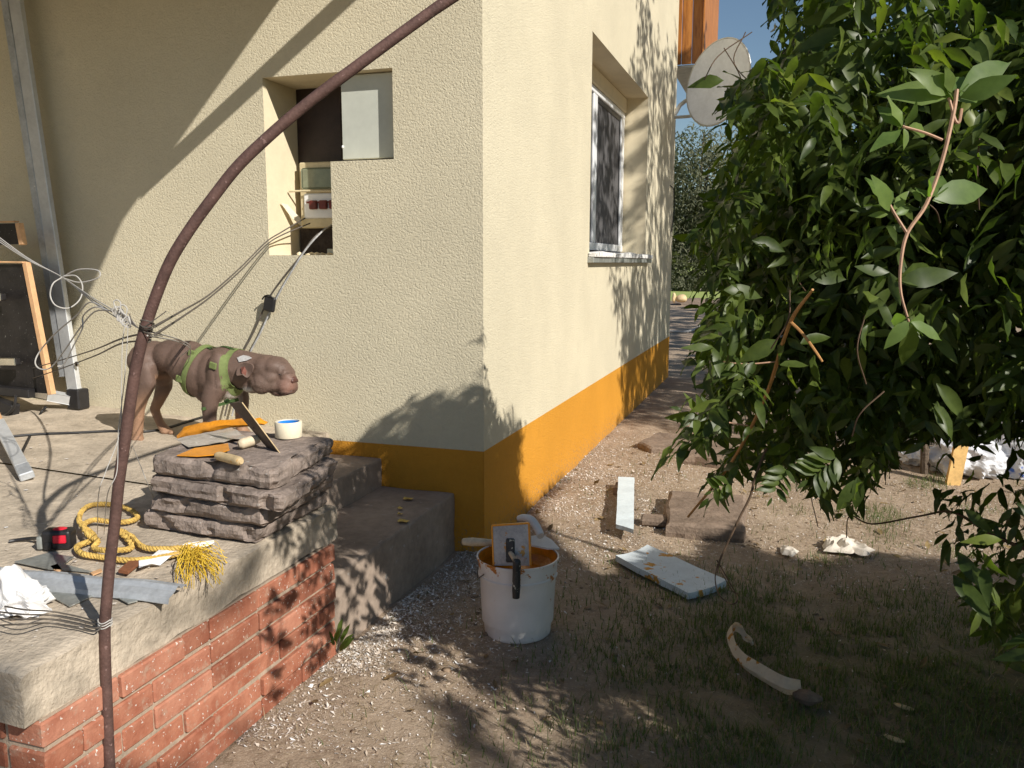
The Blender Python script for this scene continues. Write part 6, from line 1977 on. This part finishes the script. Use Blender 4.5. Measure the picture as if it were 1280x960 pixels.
tree('yard_tree', 'tall loose tree standing right of the house, shading its far wall', [(4.7, 2.9, 5.6, 1.5, 2.1, 2.0), (7.4, 2.2, 4.8, 2.2, 2.0, 1.8), (5.6, 4.9, 6.6, 1.8, 1.6, 1.7), (8.6, 3.8, 5.6, 2.0, 2.0, 1.9)], 3400, .12, ([(6.3, 3.6, -.2), (6.2, 3.5, 2.0), (6.0, 3.3, 3.6), (5.8, 3.2, 6.5)], [.2, .16, .12, .03]), MT['leaffar'])

# ------------------------------------------------------------------ far end of the yard
def far_tree(x, y, h, rr, seed, label, mat, n=900, name='background_tree'):
    lob = [(x, y, h*.62, rr, rr*.8, h*.30), (x-rr*.5, y+.5, h*.42, rr*.8, rr*.7, h*.26), (x+rr*.55, y-.4, h*.40, rr*.8, rr*.7, h*.26), (x, y, h*.22, rr*1.0, rr*.8, h*.2)]
    return tree(name, label, lob, n, .26, ([(x, y, -.2), (x+.1, y, h*.2), (x-.1, y, h*.45), (x, y, h*.85)], [h*.02, h*.016, h*.012, .03]), mat, 'trees at the far end of the yard', False, .9, 5, .9, leaf_shape(3, .16, .1, .3))
far_tree(-3.4, 46, 10.5, 3.0, 1, 'grey green drooping tree just past the house corner', MT['leafgrey'], 3800)
far_tree(1.6, 50, 14.0, 3.4, 2, 'taller pale tree behind the satellite dish', MT['leafgrey'], 3000)
far_tree(-8.0, 55, 10.0, 3.6, 3, 'dull green tree hidden mostly by the house', MT['leaffar'])
far_tree(7.5, 47, 9.5, 3.4, 4, 'dark tree seen in gaps of the big shrub', MT['leaffar'])
far_tree(15, 52, 11, 4.0, 5, 'far tree behind the right side of the shrub', MT['leaffar'])
far_tree(24, 50, 12, 4.5, 6, 'far tree at the right end of the row', MT['leaffar'])
# bushes and pale garden fence before the trees
tg = thing('garden_fence', 'pale weathered picket fence at the far end of the lawn', 'fence')
pm = None
for k in range(60):
    x = -9+.42*k
    h_ = .75+.2*((k*7) % 5)/5
    if pm is None:
        bm = boxbm((-.05, -.012, 0), (.05, .012, 1), .004); o = bmobj('picket', bm, MT['dirtypaper'], tg); pm = o.data
    else:
        o = bpy.data.objects.new('picket', pm); COL.objects.link(o); o.parent = tg
    o.location = (x, 44.5, -.01); o.scale = (1, 1, h_)
bm = boxbm((-9.2, 44.52, .30), (16, 44.56, .38)); bmobj('rail', bm, MT['dirtypaper'], tg)
bm = boxbm((-9.2, 44.52, .62), (16, 44.56, .70)); bmobj('rail', bm, MT['dirtypaper'], tg)
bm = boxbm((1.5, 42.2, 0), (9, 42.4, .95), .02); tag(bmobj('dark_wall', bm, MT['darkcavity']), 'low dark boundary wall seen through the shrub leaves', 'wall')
c, o_ = in_lobes([(-3, 43.2, .9, 3.0, .8, 1.0), (4, 43.6, 1.2, 3.2, .8, 1.4), (10, 44, 1.4, 4, .8, 1.6)], 2200, .3)
P1, D1, U1, S1 = make_sprays(c, o_, 7, rng.uniform(.3, .6, len(c)), rng.uniform(.14, .24, len(c)), .4)
hd = merge_leaves('hedge', P1, frames(D1, U1), S1, leaf_shape(3, .2, .1, .2), MT['leafgrey']); tag(hd, kind='stuff')
# mound of earth with a yellow lump
V, Q = [], []
for i in range(25):
    for j in range(13):
        x = -3.4+4.2*i/24; y = 27.0+2.6*j/12
        e = min(1, 3*min(i/24, 1-i/24))*min(1, 3*min(j/12, 1-j/12))
        V.append((x, y, -.03+e*(.20+.14*noise.noise(Vector((x*1.4, y*1.4, 4)))+.05*noise.noise(Vector((x*6, y*6, 1))))))
for i in range(24):
    for j in range(12): Q.append((i*13+j, (i+1)*13+j, (i+1)*13+j+1, i*13+j+1))
tag(npmesh('earth_mound', V, Q, MT['stone']), kind='structure')
bm = bmesh.new(); ball(bm, (-2.15, 27.1, .24), (.22, .2, .15), 3); ball(bm, (-2.42, 27.05, .27), (.07, .1, .2), 3)
for v in bm.verts: v.co += Vector((1, 1, 1))*.03*noise.noise(v.co*6)
tag(bmobj('yellow_sack', bm, MT['toolhandle'], None, True), 'pale yellow sack lying on the earth mound beyond the house', 'sack')

# ------------------------------------------------------------------ ground litter: chips, straw, grass
def gzv(x, y): return np.array([gz(a, b_) for a, b_ in zip(x, y)])
def dens_noise(x, y, s, k): return np.array([noise.noise(Vector((a*s, b_*s, k))) for a, b_ in zip(x, y)])
def outside(x, y):
    return ~((x < .004) & (y > -.004)) & ~((x < -.14) & (y > -1.23)) & ~((x < -.18) & (y > -2.66))
def chips(n, region, dens, smin, smax, name='paint_chips', mat='chip'):
    x = rng.uniform(region[0], region[1], n); y = rng.uniform(region[2], region[3], n)
    k = outside(x, y) & (rng.random(n) < dens(x, y))
    x, y = x[k], y[k]; n = len(x)
    z = gzv(x, y)+.003
    s = rng.uniform(0, 1, n)**2.5*(smax-smin)+smin
    a = rng.uniform(0, 6.28, n); tl = rng.normal(0, .35, (n, 2))
    V = np.zeros((n, 4, 3))
    for q in range(4):
        an = a+q*math.pi/2+rng.normal(0, .25, n); r = s*rng.uniform(.3, 1.3, n)*(1.6 if q % 2 else .65)
        dx, dy = r*np.cos(an), r*np.sin(an)
        V[:, q] = np.stack([x+dx, y+dy, z+.25*s+dx*tl[:, 0]+dy*tl[:, 1]], -1)
    return tag(npmesh(name, V.reshape(-1, 3), np.arange(4*n).reshape(-1, 4), MT[mat]), kind='stuff')
def d_main(x, y):
    wall = 1.3*np.exp(-np.clip(x, 0, 9)/.6)*np.where(y > -.2, 1, 0)*np.exp(-np.clip(y-2.2, 0, 9)/1.2)
    st = 1.6*np.exp(-np.clip(x+.12, 0, 9)/.26)*np.where((y < .1) & (y > -1.9), 1, 0)
    lit = np.where((y > .1) & (y < 2.4) & (x > .5), .30, 0)
    nz = np.clip(dens_noise(x, y, 2.3, 7)+.55, 0, 1)
    return np.clip((wall*.9+st*.95+lit)*nz*1.2+.02, 0, 1)
chips(230000, (-.25, 3.4, -2.6, 3.6), d_main, .0013, .0066)
def d_st(x, y): return np.clip(np.where(y < -1.42, .22, 1.0)*(np.exp(-np.clip(x+.16, 0, 9)/.20)*1.25)*np.clip(dens_noise(x, y, 5, 5)*1.6+.75, .12, 1), 0, 1)
chips(70000, (-.168, .62, -1.95, .08), d_st, .0018, .0085, 'render_crumbs')
def d_wl(x, y): return np.clip(np.exp(-np.clip(x, 0, 9)/.30)*1.2*np.exp(-np.clip(y-1.9, 0, 9)/.6)*np.clip(dens_noise(x, y, 4, 8)*1.5+.75, .1, 1), 0, 1)
chips(60000, (.004, 1.2, .0, 3.2), d_wl, .0018, .0085, 'wall_crumbs')
def d_lt(x, y): return np.clip(dens_noise(x, y, 3.0, 31)*1.3+.5, .05, 1)
chips(60000, (.35, 3.4, -.1, 2.8), d_lt, .0016, .0065, 'tan_grit', 'tangrit')
def blades(n, region, dens, h0, h1, w_, mat, name, lie=0.0, bend=.5):
    x = rng.uniform(region[0], region[1], n); y = rng.uniform(region[2], region[3], n)
    k = outside(x, y) & (rng.random(n) < dens(x, y))
    x, y = x[k], y[k]; n = len(x); z = gzv(x, y)
    h = rng.uniform(h0, h1, n); a = rng.uniform(0, 6.28, n)
    out = np.stack([np.cos(a), np.sin(a), np.zeros(n)], -1); sd = np.stack([-np.sin(a), np.cos(a), np.zeros(n)], -1)
    V = np.zeros((n, 6, 3)); b0 = np.stack([x, y, z], -1)
    ln = np.clip(rng.normal(bend, .3, n), .05, 1.6)[:, None]
    for q, f in enumerate((0, .55, 1.0)):
        if lie: c = b0+out*(h*f)[:, None]+np.array([0, 0, 1])*(.004+.25*h*math.sin(f*3.14)*rng.random(n)*.5)[:, None]
        else: c = b0+np.array([0, 0, 1])*(h*(f-.25*f*f*np.clip(ln[:, 0], 0, 1)))[:, None]+out*(h[:, None]*ln*f*f*.8)
        ww = w_*(1-.85*f)
        V[:, q*2] = c-sd*ww; V[:, q*2+1] = c+sd*ww
    base = (np.arange(n)*6)[:, None]
    Q = np.concatenate([base+np.array([[0, 1, 3, 2]]), base+np.array([[2, 3, 5, 4]])])
    return tag(npmesh(name, V.reshape(-1, 3), Q, MT[mat], None, True), kind='stuff')
def d_grass(x, y):
    g = np.clip((x-.45)/.9, 0, 1)*np.clip((.35-y)/.8, 0, 1)
    nz = dens_noise(x, y, 2.6, 3)
    far = np.where((x > 1.6) & (y > .3), np.clip(nz*1.5-.15, 0, .5), 0)
    nz2 = dens_noise(x, y, 9.0, 17)
    return np.clip(g*np.clip(nz*1.5+nz2*1.3+.72, 0.02, 1)+far*.7+.008, 0, 1)
blades(125000, (-.2, 3.4, -2.5, 2.6), d_grass, .018, .065, .0022, 'grass', 'grass', 0, .75)
def d_straw(x, y): return np.clip(.35+.8*dens_noise(x, y, 3.1, 12), .05, 1)
blades(30000, (-.2, 3.2, -2.5, 3.2), d_straw, .02, .075, .0012, 'straw', 'dry_straw', 1)
def dd(x, y): return np.clip((x-.3)/.8, .12, 1)*np.clip((.6-y)/1.0, .25, 1)
blades(9000, (-.2, 3.3, -2.5, 2.4), dd, .02, .06, .0015, 'straw', 'dry_grass', 0, .9)
# little weed at the foot of the brick base
wd = thing('weed', 'small pale weed growing where the brick base meets the step', 'weed', None, (-.165, -1.30, 0))
for k in range(9):
    a = k*.7
    sh_ = leafmes[k % 4]
    o = bpy.data.objects.new('leaf', sh_); COL.objects.link(o); o.parent = wd
    B = frames(np.array([[math.cos(a)*.5+.2, math.sin(a)*.5, .9]]), np.array([[0, -.5, .4]]))[0]
    s_ = rng.uniform(.05, .10)
    M = Matrix.Identity(4)
    for i in range(3):
        for j in range(3): M[i][j] = B[i, j]*s_
    M[0][3], M[1][3], M[2][3] = .02+.015*math.cos(a), .015*math.sin(a), .02+.012*(k % 4)
    o.matrix_local = M

# clods of earth and pebbles, dead leaves
def clods(n):
    ico = bmesh.new(); bmesh.ops.create_icosphere(ico, subdivisions=1, radius=1)
    V0 = np.array([v.co[:] for v in ico.verts]); F0 = np.array([[v.index for v in f.verts] for f in ico.faces]); ico.free()
    x = rng.uniform(-.2, 3.3, n); y = rng.uniform(-2.5, 3.4, n)
    k = outside(x-.02, y+.02) & (rng.random(n) < np.clip(.45+.9*dens_noise(x, y, 2.0, 21), .05, 1))
    x, y = x[k], y[k]; n = len(x)
    s_ = .002+.009*rng.random(n)**5
    V = V0[None]*(1+rng.normal(0, .38, (n, len(V0), 1)))*s_[:, None, None]*np.array([1.3, 1, .55])
    V = V+np.stack([x, y, gzv(x, y)+s_*.25], -1)[:, None]
    Fq = F0[None]+(np.arange(n)*len(V0))[:, None, None]
    tag(npmesh('clods', V.reshape(-1, 3), Fq.reshape(-1, 3), MT['clod'], None, False, 3), kind='stuff')
clods(7000)
n = 260
x = rng.uniform(-.1, 3.2, n); y = rng.uniform(-2.4, 3.0, n); k = outside(x-.03, y+.03); x, y = x[k], y[k]; n = len(x)
a = rng.uniform(0, 6.28, n)
lv = merge_leaves('leaf_litter', np.stack([x, y, gzv(x, y)+.008], -1), frames(np.stack([np.cos(a), np.sin(a), rng.normal(0, .15, n)], -1), np.array([0, 0, 1.])+rng.normal(0, .3, (n, 3))), rng.uniform(.03, .07, n), leaf_shape(wmax=.2, fold=.3, curl=-.25, wav=.05), MT['deadleaf']); tag(lv, kind='stuff')
